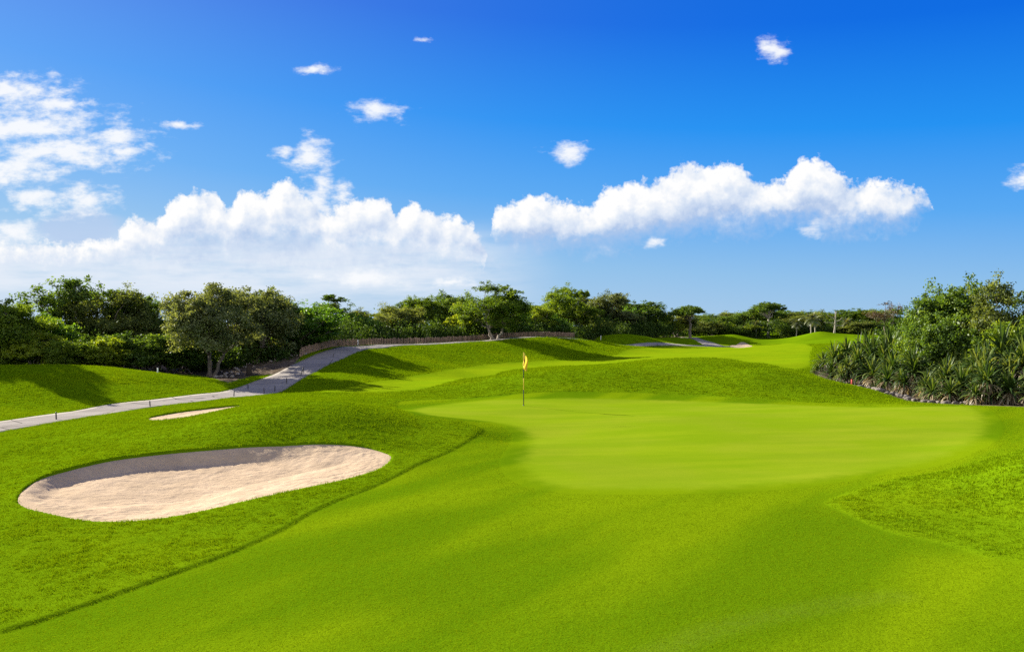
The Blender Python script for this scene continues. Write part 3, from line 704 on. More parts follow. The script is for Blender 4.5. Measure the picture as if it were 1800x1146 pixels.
for a in [
 (1240,150,564,65,'bush','olive','brownish bush right of the small dark tree by the road',B_),
 (1262,160,551,67.6,'round','dark','first dark tree of the far row right of the road',T_),
 (1290,165,548,67.6,'round','olive','olive tree above the far sand bunker',T_),
 (1322,165,545,72.8,'round','dark','dark tree just left of the tall flat-topped tree',T_),
 (1352,158,531,46,'umbrella','dark','tall flat-topped tree with split pale trunk in the far row',T_),
 (1372,170,544,78,'round','dark','dark tree right behind the flat-topped tree',T_),
 (1402,165,549,67.6,'round','olive','olive tree, second right of the flat-topped tree',T_),
 (1420,175,546,65,'round','dark','dark tree left of the two palms',T_),
 (1450,172,548,65,'round','mid','green tree between the palms and dead trunk',T_),
 (1488,172,543,65,'round','dark','dark tree right of the dead white trunk',T_),
 (1518,170,545,65,'round','mid','green tree left of the brown half-bare tree',T_),
 (1558,120,530,64,'bare','drybrown','brown half-bare tree with twisted trunk at the thicket edge',T_),
 (1590,160,541,78,'round','dark','dark tree behind the top of the strap-leaved thicket',T_),
 (1250,158,553,58,'airy','mid','pale green loose tree at the left end of the far row',T_),
 (1306,172,546,64,'round','mid','mid-green rounded tree rising behind the far sand bunker',T_),
 (1392,174,546,60,'round','mid','mid-green tree standing over the row right of the flat-topped tree',T_),
 (1438,180,546,60,'round','olive','olive crown rising behind the two palms',T_),
 (1504,176,545,58,'round','olive','olive crown rising between dead white trunk and brown half-bare tree',T_),
 (1536,168,544,56,'round','mid','mid-green crown just left of the brown half-bare tree',T_),
 (1272,152,566,52,'bush','mid','green bush under the first dark tree of the far row',B_),
 (1310,155,570,59.8,'bush','yellow','light green bush above the far sand bunker',B_),
 (1385,155,566,57.2,'bush','mid','green bush right of the split pale trunk',B_),
 (1418,156,568,57.2,'bush','olive','olive bush left of the two palm trunks',B_),
 (1475,160,566,65,'bush','dark','dark bush on the crest of the far right mound',B_),
 (1515,150,564,65,'bush','olive','olive bush at the right end of the far mound',B_),
]: plant(a[7], *a[:6], a[6], 'tree' if a[7] == T_ else 'bush', GF, 'bark_pale' if 'pale trunk' in a[6] else 'bark')
for a in [
 (1590,50,566,90,'bush','dark','dark green broadleaf shrub at the front corner of the thicket',B_),
 (1640,47,519,105,'round','dark','open dark green tree rising at the left of the thicket top',T_),
 (1708,45,493,130,'round','dark','dense dark green tree forming the thicket summit',T_),
 (1785,42,486,135,'round','olive','big olive tree at the right edge of the view',T_),
 (1870,44,492,140,'round','dark','green tree mostly beyond the right edge of the view',T_),
 (1655,43.5,562,110,'bush','dark','dark green shrub in the middle of the thicket above the strap leaves',B_),
 (1725,42,556,110,'bush','dark','dark green shrub below the summit tree',B_),
 (1790,40,560,110,'bush','mid','green shrub below the big olive tree',B_),
 (1612,44.5,590,90,'bush','mid','speckled green shrub between the strap plants and the open tree',B_),
 (1690,42.5,585,100,'bush','mid','mid-green shrub in the centre of the thicket face',B_),
 (1548,50,596,70,'bush','dark','dark green shrub topping the left slope of the thicket',B_),
 (1755,41,590,90,'bush','dark','dark shrub between the radiating plant and the drooping plant',B_),
 (1560,54,590,70,'bush','dark','dark shrub behind the upright strap-leaved plants',B_),
 (1690,46,545,90,'bush','dark','dark shrub wedged under the thicket summit',B_),
]: plant(a[7], *a[:6], a[6], 'tree' if a[7] == T_ else 'bush', GR)

# ---------------------------------------------------------------- palms and the dead trunk
def make_palm(fan=22, droop=1.0):
    tb = MB(); tb.tube(wander((0,0,-.2), (.15,.1,4.6), 7, .04), np.linspace(.2, .13, 7), 8)
    C = MB()
    for i in range(fan):
        a = i*2.4; el = R(75) - i/fan*R(115); L = rng.uniform(1.7, 2.3)
        p = np.array([.15, .1, 4.6]); dr = np.array([math.cos(a)*math.cos(el), math.sin(a)*math.cos(el), math.sin(el)]); ps = [p]
        for s_ in range(7):
            p = p + dr*L/7; dr = dr + np.array([0, 0, -.16*droop]); dr /= np.linalg.norm(dr); ps.append(p)
        ps = np.array(ps); side = np.cross(ps[-1]-ps[0], [0, 0, 1.]); side /= np.linalg.norm(side)+1e-9
        for s_ in range(1, 8):
            for k_ in (0, .5):
                if s_ == 7 and k_: continue
                b = ps[s_] if not k_ else (ps[s_]+ps[s_+1])/2
                l_ = .62*math.sin(math.pi*(s_+k_+.6)/8.6)+.1
                for sg in (-1, 1):
                    tip = b + side*sg*l_ + (ps[s_]-ps[s_-1])*1.2 + np.array([0, 0, -.25*l_]); w_ = (ps[s_]-ps[s_-1])*.28
                    C.add([b-w_, b+w_, tip+w_*.3, tip-w_*.3], [(0,1,2,3)], 0, rng.random())
    return tb.mesh('trunk', M['bark_pale'], True), C.mesh('crown', M['palm'])
PALM = [make_palm(), make_palm(18, 1.3)]
for i, (px, Y, top, lab) in enumerate([(1425,140,553,'left one of two close pale-trunked palms on the far mound'),(1433,143,556,'right one of two close pale-trunked palms on the far mound'),
      (1330,152,566,'small palm left of the split pale trunk'),(1400,150,562,'small palm in front of the olive trees of the far row'),(1487,150,562,'small yellowish palm right of the dead white trunk')]):
    X = (px-CX)/FPX*Y; z = gz(X, Y); ht = EYE+(CY-top)/FPX*Y-z; s = ht/5.6
    r_ = tag(empty('palm_tree', (X, Y, z), i*1.3, (s, s, s)), lab, 'palm tree', 'palms of the far row')
    for nm, me in zip(('trunk', 'crown'), PALM[i % 2]): link(nm, me, r_)
X, Y = (1466-CX)/FPX*145, 145; z = gz(X, Y)
r_ = tag(empty('dead_tree', (X, Y, z)), 'bleached dead trunk with short bare branches standing on the far mound', 'dead tree')
tb = MB(); tb.tube(wander((0,0,-.3), (.2,0,4.6), 7, .08), np.linspace(.24, .05, 7), 7)
link('trunk', tb.mesh('trunk', M['bark_pale'], True), r_)
for k_, (h_, dx, dz) in enumerate([(2.6,1.4,.9),(3.1,-1.3,.8),(2.0,1.7,-.2),(3.6,.8,1.0),(2.3,-1.6,.3)]):
    tb = MB(); tb.tube(wander((.1,0,h_), (dx,.3*k_-.6,h_+dz), 5, .08), np.linspace(.08, .02, 5), 5); link('branch', tb.mesh('branch', M['bark_pale'], True), r_)

# ---------------------------------------------------------------- strap-leaved plants
def strap(mb, base, az, el, L, w, grav, tint):
    p = np.array(base, float); k = 7; dr = np.array([math.cos(az)*math.cos(el), math.sin(az)*math.cos(el), math.sin(el)])
    side = np.array([-math.sin(az), math.cos(az), 0]); V = []
    for i in range(k):
        t = i/(k-1); ww = w*(.75+.5*math.sin(min(1, t*1.6)*math.pi*.5))*(1-t**3)*.5 + .004
        up = np.cross(side, dr)
        V += [p-side*ww+up*ww*.35, p, p+side*ww+up*ww*.35]
        p = p + dr*L/(k-1); dr = dr + np.array([0, 0, -grav*(.3+t*1.4)]); dr /= np.linalg.norm(dr)
    F = []
    for i in range(k-1):
        a = i*3; F += [(a, a+1, a+4, a+3), (a+1, a+2, a+5, a+4)]
    mb.add(V, F, 0, tint)
def make_pandan(heads, seed):
    tr, gr, dd = MB(), MB(), MB(); rs = np.random.default_rng(seed)
    for (hx, hy, hz, sc) in heads:
        top = np.array([hx, hy, hz]); tr.tube(wander((hx*.25, hy*.25, -.2), top, 5, .06), np.linspace(.11, .08, 5), 6)
        nl = 46
        for i in range(nl):
            f = i/nl; el = R(86) - f*R(92); az = i*2.39996 + rs.normal(0, .15)
            strap(gr, top+np.array([0, 0, .12*(1-f)]), az, el+rs.normal(0, .1), sc*rs.uniform(.9, 1.4), .15*sc**.5, (.14+.26*rs.random())*(1+.5*f), float(np.clip(rs.uniform(0, .8)+.15*(1-f), 0, 1)))
        for i in range(40):
            az = rs.uniform(0, 6.28); strap(dd, top-np.array([0, 0, .05+.3*rs.random()]), az, R(rs.uniform(-60, 10)), sc*rs.uniform(.7, 1.25), .12, .45, rs.random())
    return tr.mesh('stem', M['bark'], True), gr.mesh('green_leaves', M['strap']), dd.mesh('dead_leaves', M['strapdead'])
PAN = [make_pandan([(0,0,.9,1.45),(.7,.3,1.5,1.35),(-.4,.5,1.9,1.4)], 1),
       make_pandan([(0,-.1,.7,1.35),(.8,.1,1.1,1.4),(-.6,.4,1.5,1.45),(.2,.5,2.0,1.35)], 2),
       make_pandan([(0,0,1.2,1.5),(.5,-.3,.5,1.1)], 3)]
def pandan(px, Y, top, label, k, dead=True, wide=1.0):
    X = (px-CX)/FPX*Y; z = gz(X, Y); ht = EYE+(CY-top)/FPX*Y-z
    s = ht/[3.2, 3.3, 2.6][k]
    r_ = tag(empty('screw_pine', (X, Y, z-.03), rng.uniform(0, 6.28), (s*wide, s*wide, s)), label, 'screw pine', 'screw pines along the stony edge')
    for nm, me in zip(('stem', 'green_leaves', 'dead_leaves'), PAN[k]):
        if nm == 'dead_leaves' and not dead: continue
        link(nm, me, r_)
for a in [(1447,52,621,'lowest strap-leaved plant at the left tip of the thicket',2,False),(1478,50,598,'upright strap-leaved plant, second from the left tip of the thicket',0,False),
          (1512,49,588,'tall leafy strap plant with fresh green upright leaves near the left tip',1,False),(1552,48,583,'broad strap-leaved plant above the red stake',0,False),
          (1535,44,632,'dark low strap-leaved plant just behind the red stake',2),(1578,42,620,'strap-leaved plant in shade behind the stone row',0),
          (1600,52,566,'tall strap-leaved plant poking up beside the front corner shrub',2,False),
          (1618,41,612,'strap-leaved plant with a pale curtain of hanging dead leaves above the stones',1),(1655,38.5,628,'strap-leaved plant behind the right end of the stone row',0),
          (1690,36.5,650,'low strap-leaved plant with spread leaves at the end of the stones',2),(1668,42,595,'strap-leaved plant in the middle of the thicket face',1),
          (1712,37,612,'strap-leaved plant with drooping tan tips right of the stones',0),(1765,38.5,578,'tall strap-leaved plant with radiating stiff crown near the right edge',1),
          (1742,34.5,640,'shaggy plant with dense skirt of dead tan leaves at the turf edge',0),(1800,36,600,'strap-leaved plant cut by the right edge of the view',1),
          (1775,34,655,'low strap-leaved plant at the foot of the shaggy one',2),(1840,35,600,'strap-leaved plant beyond the right edge',0),(1640,36.8,668,'small strap-leaved clump rooted among the last stones',2),
          (1715,34.4,672,'small low strap clump at the turf edge left of the shaggy plant',2),(1815,33,668,'low strap clump at the turf edge by the right border',2),
          (1436,50.5,640,'small low strap clump at the very left tip of the thicket',2,False),(1462,47,634,'low arching strap clump in front of the upright left plants',2,False),
          (1490,45.5,628,'second low arching strap clump left of the red stake',1,False),(1518,46,610,'dense arching strap plant behind the red stake',0,False),
          (1560,41,645,'low strap clump where the stone row begins',2),(1590,39.5,650,'low strap clump above the middle stones',1),(1622,38,652,'drooping strap clump with tan leaves above the middle stones',0),
          (1575,46,590,'dark arching strap plant in the shaded hollow of the thicket',1,False),(1640,45,600,'strap plant half hidden under the dark green shrub',0),
          (1690,40,625,'arching strap plant in the lower middle of the thicket',1),(1738,37.5,618,'arching strap plant between the drooping and radiating ones',0),
          (1785,37,615,'arching strap plant under the tall radiating one',1),(1670,36,668,'low strap clump at the last stones',2)]:
    pandan(a[0], a[1], a[2], a[3], a[4], a[5] if len(a) > 5 else True, 1.1 if a[4] == 2 else .9)

# ---------------------------------------------------------------- undergrowth filling the foot of the woods
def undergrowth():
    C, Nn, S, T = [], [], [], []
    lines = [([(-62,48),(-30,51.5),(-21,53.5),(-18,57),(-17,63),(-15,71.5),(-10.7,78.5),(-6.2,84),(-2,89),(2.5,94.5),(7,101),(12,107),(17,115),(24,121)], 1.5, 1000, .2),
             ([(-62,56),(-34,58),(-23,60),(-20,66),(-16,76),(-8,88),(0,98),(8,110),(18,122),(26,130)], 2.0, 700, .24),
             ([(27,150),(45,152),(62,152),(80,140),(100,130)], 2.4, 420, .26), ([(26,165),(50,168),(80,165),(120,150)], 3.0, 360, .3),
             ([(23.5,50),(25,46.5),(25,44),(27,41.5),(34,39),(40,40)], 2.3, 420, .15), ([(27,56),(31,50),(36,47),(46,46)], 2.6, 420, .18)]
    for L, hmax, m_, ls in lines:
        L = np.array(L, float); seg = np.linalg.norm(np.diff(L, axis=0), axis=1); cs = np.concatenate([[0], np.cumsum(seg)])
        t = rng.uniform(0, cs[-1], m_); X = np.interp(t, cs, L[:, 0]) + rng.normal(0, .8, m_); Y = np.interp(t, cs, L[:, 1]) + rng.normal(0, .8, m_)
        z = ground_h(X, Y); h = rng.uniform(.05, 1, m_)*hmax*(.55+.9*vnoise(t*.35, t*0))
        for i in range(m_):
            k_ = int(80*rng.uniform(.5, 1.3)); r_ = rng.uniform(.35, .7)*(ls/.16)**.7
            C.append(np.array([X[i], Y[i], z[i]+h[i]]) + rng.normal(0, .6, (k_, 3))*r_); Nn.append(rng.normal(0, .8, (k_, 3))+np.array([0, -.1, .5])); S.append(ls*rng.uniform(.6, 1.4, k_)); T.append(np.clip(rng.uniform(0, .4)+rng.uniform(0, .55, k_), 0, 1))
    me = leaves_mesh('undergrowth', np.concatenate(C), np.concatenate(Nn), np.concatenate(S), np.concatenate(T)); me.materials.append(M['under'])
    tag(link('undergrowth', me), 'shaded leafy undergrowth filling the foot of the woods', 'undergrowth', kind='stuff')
undergrowth()

# ---------------------------------------------------------------- picket fence
FL = smooth_poly([(-15.3,57.5),(-14.9,62),(-14.1,66.5),(-12.0,71.4),(-8.8,76),(-5.8,80),(-2.9,84),(.6,88.4),(4.3,92.3),(7.6,96.3)], 12, False)
cs = np.concatenate([[0], np.cumsum(np.linalg.norm(np.diff(FL, axis=0), axis=1))])
fence = tag(empty('picket_fence', (FL[0][0], FL[0][1], gz(*FL[0]))), 'low brown picket fence curving along the cart path in front of the trees', 'fence')
o0 = np.array(fence.location)
def picket_mesh():
    mb = MB(); mb.box((0, 0, .18), (.095, .085, .82), 0, .02)
    return mb.mesh('picket', M['picket'])
pm = [picket_mesh() for _ in range(1)][0]
stp = .205; k_ = 0; rest = MB(); s_ = 0.0
while s_ < cs[-1]:
    x = np.interp(s_, cs, FL[:, 0]); y = np.interp(s_, cs, FL[:, 1]); z = gz(x, y); hs = rng.uniform(.88, 1.12)
    if k_ < 100:
        o = link('picket', pm, fence, (x-o0[0], y-o0[1], z-o0[2])); o.rotation_euler = (rng.normal(0, .03), rng.normal(0, .03), rng.uniform(-.4, .4)); o.scale = (rng.uniform(.85, 1.15), 1, hs)
    else:
        rest.box((x-o0[0], y-o0[1], z-o0[2]+.18), (.095*rng.uniform(.85, 1.15), .085, .82*hs), 0, .02)
    k_ += 1; s_ += stp*rng.uniform(.9, 1.1)
o = link('picket_row', rest.mesh('picket_row', M['picket']), fence); o['kind'] = 'stuff'
rail = MB(); q = [(x-o0[0], y+.06-o0[1], gz(x, y)+.34-o0[2]) for x, y in FL[::3]]
rail.tube(q, .02, 5); link('rail', rail.mesh('rail', M['darkwood']), fence)

# ---------------------------------------------------------------- flagstick
fx, fy = P3(920.5, 713, 32)[:2]; fz = float(base_h(fx, fy)[0]) + .004
fl = tag(empty('flagstick', (fx, fy, fz)), 'golf flagstick with limp yellow flag standing in the putting green', 'flagstick')
mb = MB()
segs = [(-.1, .64, 1), (.64, 1.10, 0), (1.10, 1.46, 1), (1.46, 2.14, 0)]
for a, b, mi in segs: mb.tube([(0,0,a),(0,0,(a+b)/2),(0,0,b)], .017, 10, mi)
link('pole', mb.mesh('pole', [M['yellowp'], M['blackp']], True), fl)
mb = MB(); mb.tube([(0,0,.0),(0,0,.03)], .026, 12); link('ferrule', mb.mesh('ferrule', M['stake'], True), fl)
# limp cloth: hangs from the top 0.55 m of the pole in three folds
nu, nv = 15, 19; V = []; mk = []; hf = []
for j in range(nv):
    v = j/(nv-1)
    for i in range(nu):
        u = i/(nu-1)
        wdt = .245*math.sin(min(1, .30+v*1.2)*math.pi*.62)
        x = u*wdt*(.75) - .05*v*math.sin(u*3) ; y = .045*math.sin(u*9+v*2.5)*(.35+v) - .02
        z = 2.12 - v*.50 - u*(.16+.10*v) + .02*math.sin(u*7)
        V.append((x - .045*v + .012, y, z)); mk.append(1.0 if (abs(u-.38) < .13 and abs(v-.5) < .10) else 0); hf.append(1.0 if u > .55 else 0)
F = [(j*nu+i, j*nu+i+1, (j+1)*nu+i+1, (j+1)*nu+i) for j in range(nv-1) for i in range(nu-1)]
link('flag', mesh_from('flag', V, F, M['flag'], True, {'mark': mk, 'half': hf}), fl)

# ---------------------------------------------------------------- stakes, bin
def stake(px, py, Y, h, r, mat, label, group, name='marker_stake', tilt=0., square=False):
    X = (px-CX)/FPX*Y; z = gz(X, Y); mb = MB()
    if square: mb.box((0, 0, h/2-.05), (r*2, r*2, h+.1), 0, r*.3)
    else: mb.tube([(0,0,-.08),(0,0,h*.5),(0,0,h-.012),(0,0,h)], [r, r, r, r*.6], 9)
    o = link(name, mb.mesh(name, M[mat], not square), None, (X, Y, z)); o.rotation_euler = (0, tilt, .3)
    return tag(o, label, 'stake', group)
ST = 'dark stakes beside the cart path'
for px, Y, h, lab, tl in [(99,27.2,.30,'short dark stake beside the pale path, nearest of its row',-.04),(264,31.6,.28,'short dark stake by the path below the left mound shadow',-.06),(411,36.6,.33,'short dark stake where the path starts to bend',.05),
                      (464,39.3,.36,'short dark stake left of the pair at the shaded bend',0),(483,41.2,.36,'short dark stake just inside the edge of the tree shadow',.02),(504,44.0,.36,'short dark stake on the shaded path edge above the bend',-.03),
                      (529,48.2,.42,'leaning pale-lit stake by the shaded part of the climbing path',.28),(533,49,.42,'upright dark stake farthest up the shaded path',0)]:
    stake(px, 0, Y, h, .022, 'stake', lab, ST, tilt=tl)
WS = 'white stakes at the edge of the woods'
for px, Y, h, lab in [(43,44,.22,'white stake on top of the left mound below the yellow bush'),(277,44,.28,'white stake on the falling shoulder of the left mound'),(410,56,.40,'white stake on the stony ground behind the big tree'),
                      (629,68.5,.55,'white stake in front of the fence at the shaded stretch'),(1056,103,.55,'white stake at the left foot of the far mound')]:
    stake(px, 0, Y, h, .04, 'white', lab, WS, tilt=.02)
stake(1497, 0, 43.2, .42, .04, 'red', 'red stake at the stony edge of the thicket', None, tilt=.03)
X, Y = (438-CX)/FPX*49.5, 49.5
r_ = tag(empty('waste_bin', (X, Y, gz(X, Y)), .35), 'dark wooden box post on the grass beside the cart path', 'bin')
mb = MB(); mb.box((0,0,.33), (.30,.30,.70), 0, .012); link('body', mb.mesh('body', M['darkwood']), r_)
mb = MB(); mb.box((0,0,.70), (.35,.35,.05), 0, .015); link('lid', mb.mesh('lid', M['darkwood']), r_)
mb = MB(); mb.box((0,-.158,.34), (.22,.012,.50), 0, .003); link('door', mb.mesh('door', M['bark_dark']), r_)

# ---------------------------------------------------------------- stones
def rock_mesh(seed):
    import bmesh
    bm = bmesh.new(); bmesh.ops.create_icosphere(bm, subdivisions=3, radius=1); rs = np.random.default_rng(seed)
    ax = rs.normal(size=(9, 3)); ax /= np.linalg.norm(ax, axis=1)[:, None]; of = rs.uniform(.62, .95, 9)
    for v in bm.verts:
        p = np.array(v.co)
        for a, o_ in zip(ax, of):
            q = p @ a
            if q > o_: p = p - a*(q-o_)*.85
        p *= 1 + .05*math.sin(p[0]*7+seed)*math.sin(p[1]*6)
        v.co = p*np.array([1, .8, .62])
    me = bpy.data.meshes.new('stone'); bm.to_mesh(me); bm.free(); me.polygons.foreach_set('use_smooth', np.ones(len(me.polygons), bool)); me.materials.append(M['rock']); return me
RK = [rock_mesh(i) for i in range(5)]
def stones(line, m_, sz, spread, mat, label, group):
    L = np.array(line, float); cs_ = np.concatenate([[0], np.cumsum(np.linalg.norm(np.diff(L, axis=0), axis=1))])
    for i in range(m_):
        t = (i+rng.uniform(0, .8))/m_*cs_[-1]; x = np.interp(t, cs_, L[:, 0])+rng.normal(0, spread); y = np.interp(t, cs_, L[:, 1])+rng.normal(0, spread); s = rng.uniform(*sz)
        o = link('stone', RK[i % 5], None, (x, y, gz(x, y)+s*.25)); o.scale = (s*rng.uniform(.8, 1.3), s*rng.uniform(.8, 1.2), s*rng.uniform(.8, 1.1)); o.rotation_euler = (rng.normal(0, .2), rng.normal(0, .2), rng.uniform(0, 6.28))
        o.material_slots[0].link = 'OBJECT'; o.material_slots[0].material = M[mat]; tag(o, label, 'stone', group)
stones([P3(*p)[:2] for p in [(1510,684,42.8),(1560,698,39.4),(1600,706,37.4),(1650,710,36),(1695,713,34.8)]], 80, (.07, .18), .26, 'rock', 'grey stone in the rough row along the foot of the thicket', 'stones along the thicket edge')
stones([P3(*p)[:2] for p in [(392,664,48),(430,640,55),(468,632,57),(500,626,59),(528,621,60)]], 46, (.05, .16), .55, 'rockpale', 'small pale stone scattered on the bare ground left of the path', 'stones on the bare ground by the path')

# ---------------------------------------------------------------- sun and sky
AZ, EL = R(49), R(22.5)            # sun to the left of the view axis, ahead
sd = np.array([-math.sin(AZ)*math.cos(EL), math.cos(AZ)*math.cos(EL), math.sin(EL)])
ld = bpy.data.lights.new('sun', 'SUN'); ld.energy = 5.0; ld.angle = R(.5); ld.color = (1.0, .93, .80)
lo = bpy.data.objects.new('sun', ld); COL.objects.link(lo); lo.location = (-60, 60, 60)
from mathutils import Vector
lo.rotation_euler = Vector(sd).to_track_quat('Z', 'Y').to_euler()

W = bpy.data.worlds.new('World'); SC.world = W; W.use_nodes = True; W.node_tree.nodes.clear()
t = NT(W.node_tree)
def cloud_group():
    g = bpy.data.node_groups.new('cloud_field', 'ShaderNodeTree')
    g.interface.new_socket('P', in_out='INPUT', socket_type='NodeSocketVector')
    for nm in ('Bank', 'Small', 'Billow', 'Rel'): g.interface.new_socket(nm, in_out='OUTPUT', socket_type='NodeSocketFloat')
    q = NT(g); gi = q.new('NodeGroupInput').outputs[0]; go = q.new('NodeGroupOutput')
    def curve(x, pts):
        nd = q.new('ShaderNodeFloatCurve'); nd.inputs[0].default_value = 1; q.l.new(x, nd.inputs[1]); c = nd.mapping.curves[0]
        P_ = [((p[0]-CX)/1900+.5, (CY-p[1])/500) for p in pts]
        while len(c.points) < len(P_): c.points.new(.5, .5)
        for k_, (a, b) in enumerate(P_): c.points[k_].location = (a, b); c.points[k_].handle_type = 'AUTO_CLAMPED'
        nd.mapping.update(); return q.m('MULTIPLY', nd.outputs[0], 5.0)
    # turbulent displacement of the outline
    n1 = q.new('ShaderNodeTexNoise'); q.l.new(gi, n1.inputs['Vector']); n1.inputs['Scale'].default_value = 2.6; n1.inputs['Detail'].default_value = 6; n1.inputs['Roughness'].default_value = .6
    w = q.v('SCALE', q.v('SUBTRACT', n1.outputs['Color'], (.5, .5, .5))); w.node.inputs['Scale'].default_value = .26
    p = q.v('ADD', gi, w)
    vo = q.new('ShaderNodeTexVoronoi', feature='F1'); q.l.new(p, vo.inputs['Vector']); vo.inputs['Scale'].default_value = 3.0; vo.inputs['Detail'].default_value = 2.5; vo.inputs['Roughness'].default_value = .55; vo.inputs['Randomness'].default_value = 1
    vo.normalize = True
    big = q.new('ShaderNodeTexVoronoi', feature='F1'); q.l.new(p, big.inputs['Vector']); big.inputs['Scale'].default_value = 1.15; big.inputs['Detail'].default_value = 0
    small_ = q.m('SUBTRACT', 1.0, q.m('MULTIPLY', vo.outputs['Distance'], 1.35))
    bigb = q.m('SUBTRACT', 1.0, q.m('POWER', q.m('MULTIPLY', big.outputs['Distance'], 1.15), 2.0))
    billow = q.m('ADD', q.m('MULTIPLY', small_, .58), q.m('MULTIPLY', bigb, .46))
    sx = q.new('ShaderNodeSeparateXYZ'); q.l.new(p, sx.inputs[0]); ux, vy = sx.outputs[0], sx.outputs[1]
    x01 = q.m('MULTIPLY_ADD', ux, 1/19.0, .5)
    top1 = curve(x01, [(-50,425),(60,432),(150,428),(205,415),(237,382),(270,392),(292,362),(312,346),(352,336),(385,337),(396,368),(420,336),(440,331),(465,337),(480,326),(500,316),(516,322),(540,340),(562,352),(592,366),(612,360),(640,346),(680,343),(692,376),(720,352),(745,370),(770,378),(800,382),(822,386),(845,412),(870,446),(930,490),(1000,560)])
    top2 = curve(x01, [(845,560),(862,400),(868,372),(900,356),(960,347),(990,351),(1020,357),(1045,356),(1052,336),(1080,325),(1120,316),(1150,316),(1190,296),(1215,284),(1250,290),(1290,292),(1310,305),(1340,316),(1380,310),(1396,290),(1420,275),(1445,279),(1462,296),(1500,316),(1540,313),(1562,326),(1600,331),(1626,336),(1640,360),(1660,560)])
    bot2 = curve(x01, [(860,412),(872,436),(900,450),(1000,452),(1060,450),(1100,444),(1150,438),(1200,432),(1250,424),(1300,416),(1350,412),(1400,414),(1450,420),(1500,420),(1550,416),(1600,402),(1640,368)])
    bl = q.m('MULTIPLY', q.m('SUBTRACT', billow, .55), .34)
    d1 = q.m('ADD', q.m('SUBTRACT', top1, vy), bl)
    d1 = q.m('MINIMUM', d1, q.m('MULTIPLY', q.m('SUBTRACT', vy, .95), .42))
    d2 = q.m('ADD', q.m('MINIMUM', q.m('SUBTRACT', top2, vy), q.m('MULTIPLY', q.m('SUBTRACT', vy, bot2), .75)), bl)
    # separate puffs: px, py, radii
    sm = None
    for (a, b, ra, rb) in [(1000,268,52,24),(663,196,58,26),(558,122,40,12),(1358,88,36,26),(1800,315,36,30),(545,277,46,42),(568,325,26,42),(500,270,26,16),
            (25,160,130,36),(110,184,70,22),(40,222,210,50),(110,266,190,46),(200,240,90,20),(20,300,130,46),(315,220,46,9),(215,268,60,12),(745,72,24,6),
            (60,350,55,34),(145,355,70,38),(25,408,62,28),(1152,428,24,12),(1428,402,30,20),(556,350,40,40),(600,345,22,36),(640,490,90,22),(790,494,50,16)]:
        c_ = np.array([(a-CX)/100, (CY-b)/100, 0]); i_ = np.array([100/ra, 100/rb, 0])
        e = q.m('SUBTRACT', 1.0, q.v('LENGTH', q.v('MULTIPLY_ADD', p, tuple(i_), tuple(-c_*i_))))
        sm = e if sm is None else q.m('MAXIMUM', sm, e)
    st = q.noise(q.mapping(gi, (1.0, 2.1, 1)), 2.4, 6, .62)
    sm = q.m('ADD', sm, q.m('MULTIPLY', q.m('SUBTRACT', st, .49), 2.4))
    fz = q.m('MULTIPLY', q.m('SUBTRACT', q.noise(gi, 5.5, 6, .65), .5), .55)
    q.l.new(q.m('ADD', q.m('MAXIMUM', d1, d2), fz), go.inputs['Bank']); q.l.new(sm, go.inputs['Small']); q.l.new(billow, go.inputs['Billow'])
    rel = q.m('MAXIMUM', q.m('MULTIPLY', q.m('SUBTRACT', top1, vy), .62), q.m('DIVIDE', q.m('SUBTRACT', top2, vy), q.m('MAXIMUM', q.m('SUBTRACT', top2, bot2), .2)))
    q.l.new(rel, go.inputs['Rel']); return g
CG = cloud_group()
dirv = t.new('ShaderNodeTexCoord').outputs['Generated']
sep = t.new('ShaderNodeSeparateXYZ'); t.l.new(dirv, sep.inputs[0])
dx, dy, dz = sep.outputs
dys = t.m('MAXIMUM', dy, .05)
comb = t.new('ShaderNodeCombineXYZ'); t.l.new(t.m('DIVIDE', t.m('MULTIPLY', dx, 14.0), dys), comb.inputs[0]); t.l.new(t.m('DIVIDE', t.m('MULTIPLY', dz, 14.0), dys), comb.inputs[1])
p0 = comb.outputs[0]
ga = t.new('ShaderNodeGroup'); ga.node_tree = CG; t.l.new(p0, ga.inputs[0])
gb = t.new('ShaderNodeGroup'); gb.node_tree = CG; t.l.new(t.v('ADD', p0, (-.12, .20, 0)), gb.inputs[0])
front = t.ss(.1, .3, dy)
soft = t.mr(ga.outputs['Rel'], .15, 1.0, .13, .62)
a_bank = t.m('MULTIPLY', t.m('SMOOTH_MIN', t.m('DIVIDE', t.m('MAXIMUM', ga.outputs['Bank'], 0.0), soft), 1.0, .25), front, clamp=True)
a_small = t.m('MULTIPLY', t.m('MULTIPLY', t.ss(.02, 1.05, ga.outputs['Small']), .96), front)
thick = lambda o: t.m('ADD', t.m('MULTIPLY', t.m('MINIMUM', o.outputs['Bank'], .8), .8), t.m('MULTIPLY', o.outputs['Billow'], 1.0))
relief = t.m('SUBTRACT', thick(ga), thick(gb))
lit = t.m('ADD', .50, t.m('MULTIPLY', relief, 1.0))
lit = t.m('SUBTRACT', lit, t.m('MULTIPLY', t.ss(.25, .95, ga.outputs['Rel']), .48), clamp=True)
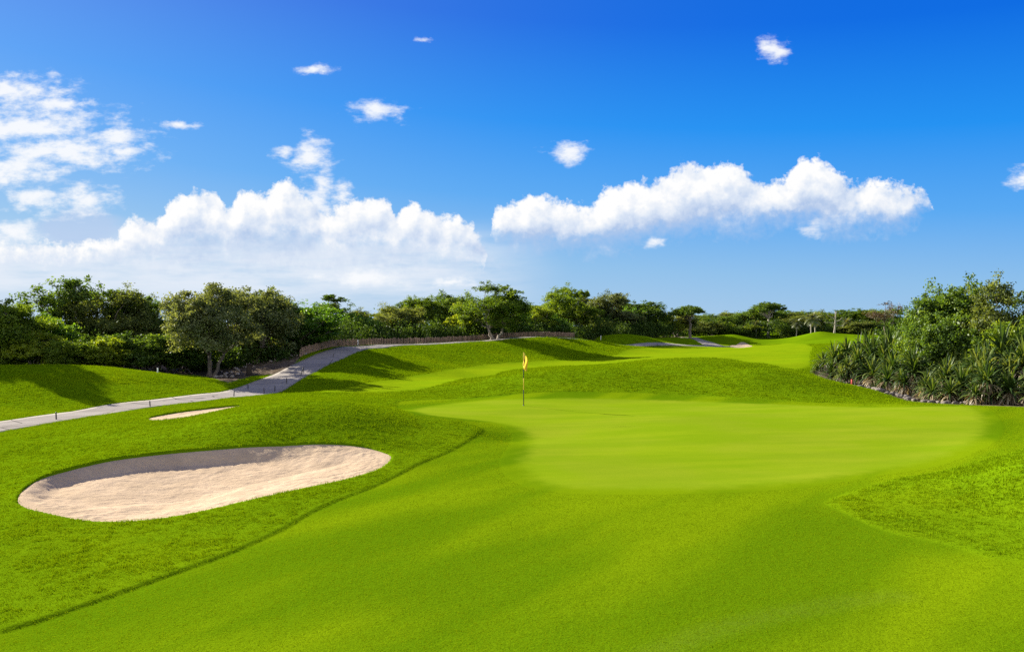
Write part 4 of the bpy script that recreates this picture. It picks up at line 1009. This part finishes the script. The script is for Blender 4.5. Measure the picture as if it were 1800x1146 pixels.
# sky colour: Nishita, deepened towards the zenith as a polarised sky is
sky = t.new('ShaderNodeTexSky', sky_type='NISHITA'); sky.sun_disc = False; sky.sun_elevation = EL; sky.sun_rotation = -AZ
sky.altitude = 0; sky.air_density = 1.0; sky.dust_density = .6; sky.ozone_density = 3
W.cycles.sampling_method = 'NONE'
STR = .1; K = 1/(STR*2**SC.view_settings.exposure)
elev = t.m('ADD', t.m('MAXIMUM', dz, 0.0), t.m('MULTIPLY', dx, .07))
deep = t.ramp(elev, [(.0, (.42, .60, .80)), (.08, (.27, .52, .82)), (.16, (.095, .39, .88)), (.25, (.012, .28, .88)), (.36, (.0, .145, .76)), (.8, (.0, .06, .45))])
glow = t.m('POWER', t.m('MAXIMUM', t.v('DOT_PRODUCT', dirv, tuple(sd)), 0), 5.0)
deep = t.mix(t.m('MULTIPLY', glow, .16), deep, (.62, .78, .95))
deep = t.v('SCALE', deep); deep.node.inputs['Scale'].default_value = K
skc = t.mix(.988, sky.outputs[0], deep)
white = t.ramp(lit, [(.0, (.46, .59, .83)), (.40, (.72, .80, .93)), (.80, (1.0, 1.0, 1.0))])
white = t.v('SCALE', white); white.node.inputs['Scale'].default_value = K*1.0
# pale layers low on the left
hz = t.noise(t.mapping(p0, (.35, 2.2, 1)), 1.3, 5, .6)
lay = t.m('MULTIPLY', t.m('MULTIPLY', t.ss(.15, .6, hz), t.m('MULTIPLY', t.ss(.05, .8, comb_y := t.m('DIVIDE', t.m('MULTIPLY', dz, 14.0), dys)), t.ss(2.0, 1.2, comb_y))), t.m('MULTIPLY', t.ss(1.2, -1.6, t.m('DIVIDE', t.m('MULTIPLY', dx, 14.0), dys)), front))
pale = t.v('SCALE', t.mix(0, (.80, .86, .95), (.8, .86, .95))); pale.node.inputs['Scale'].default_value = K
skc = t.mix(t.m('MULTIPLY', lay, .9), skc, pale)
# a grey-blue cloud body under the low left puffs
ge = t.m('SUBTRACT', 1.0, t.v('LENGTH', t.v('MULTIPLY_ADD', p0, (1/.95, 1/.48, 0), (7.62/.95, -1.72/.48, 0))))
grey = t.v('SCALE', t.mix(0, (.48, .62, .86), (1, 1, 1))); grey.node.inputs['Scale'].default_value = K
skc = t.mix(t.m('MULTIPLY', t.m('MULTIPLY', t.ss(.0, .5, t.m('ADD', ge, t.m('MULTIPLY', t.m('SUBTRACT', hz, .5), .8))), .75), front), skc, grey)
# unseen bright cloud added behind the viewer, filling shadows with neutral light
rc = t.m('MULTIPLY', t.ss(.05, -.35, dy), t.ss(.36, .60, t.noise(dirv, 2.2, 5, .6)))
rear_fill = t.v('SCALE', t.mix(0, (1.35, 1.30, 1.2), (1, 1, 1))); rear_fill.node.inputs['Scale'].default_value = K
skc = t.mix(t.m('MULTIPLY', rc, .9), skc, rear_fill)
skc = t.mix(a_small, skc, t.v('SCALE', t.mix(0, (.95, .97, 1.0), (1, 1, 1))))
skc.node.inputs[7].links[0].from_node.inputs['Scale'].default_value = K
skc = t.mix(a_bank, skc, white)
bg = t.new('ShaderNodeBackground'); t.l.new(skc, bg.inputs[0]); bg.inputs[1].default_value = STR
wo = t.new('ShaderNodeOutputWorld'); t.l.new(bg.outputs[0], wo.inputs[0])
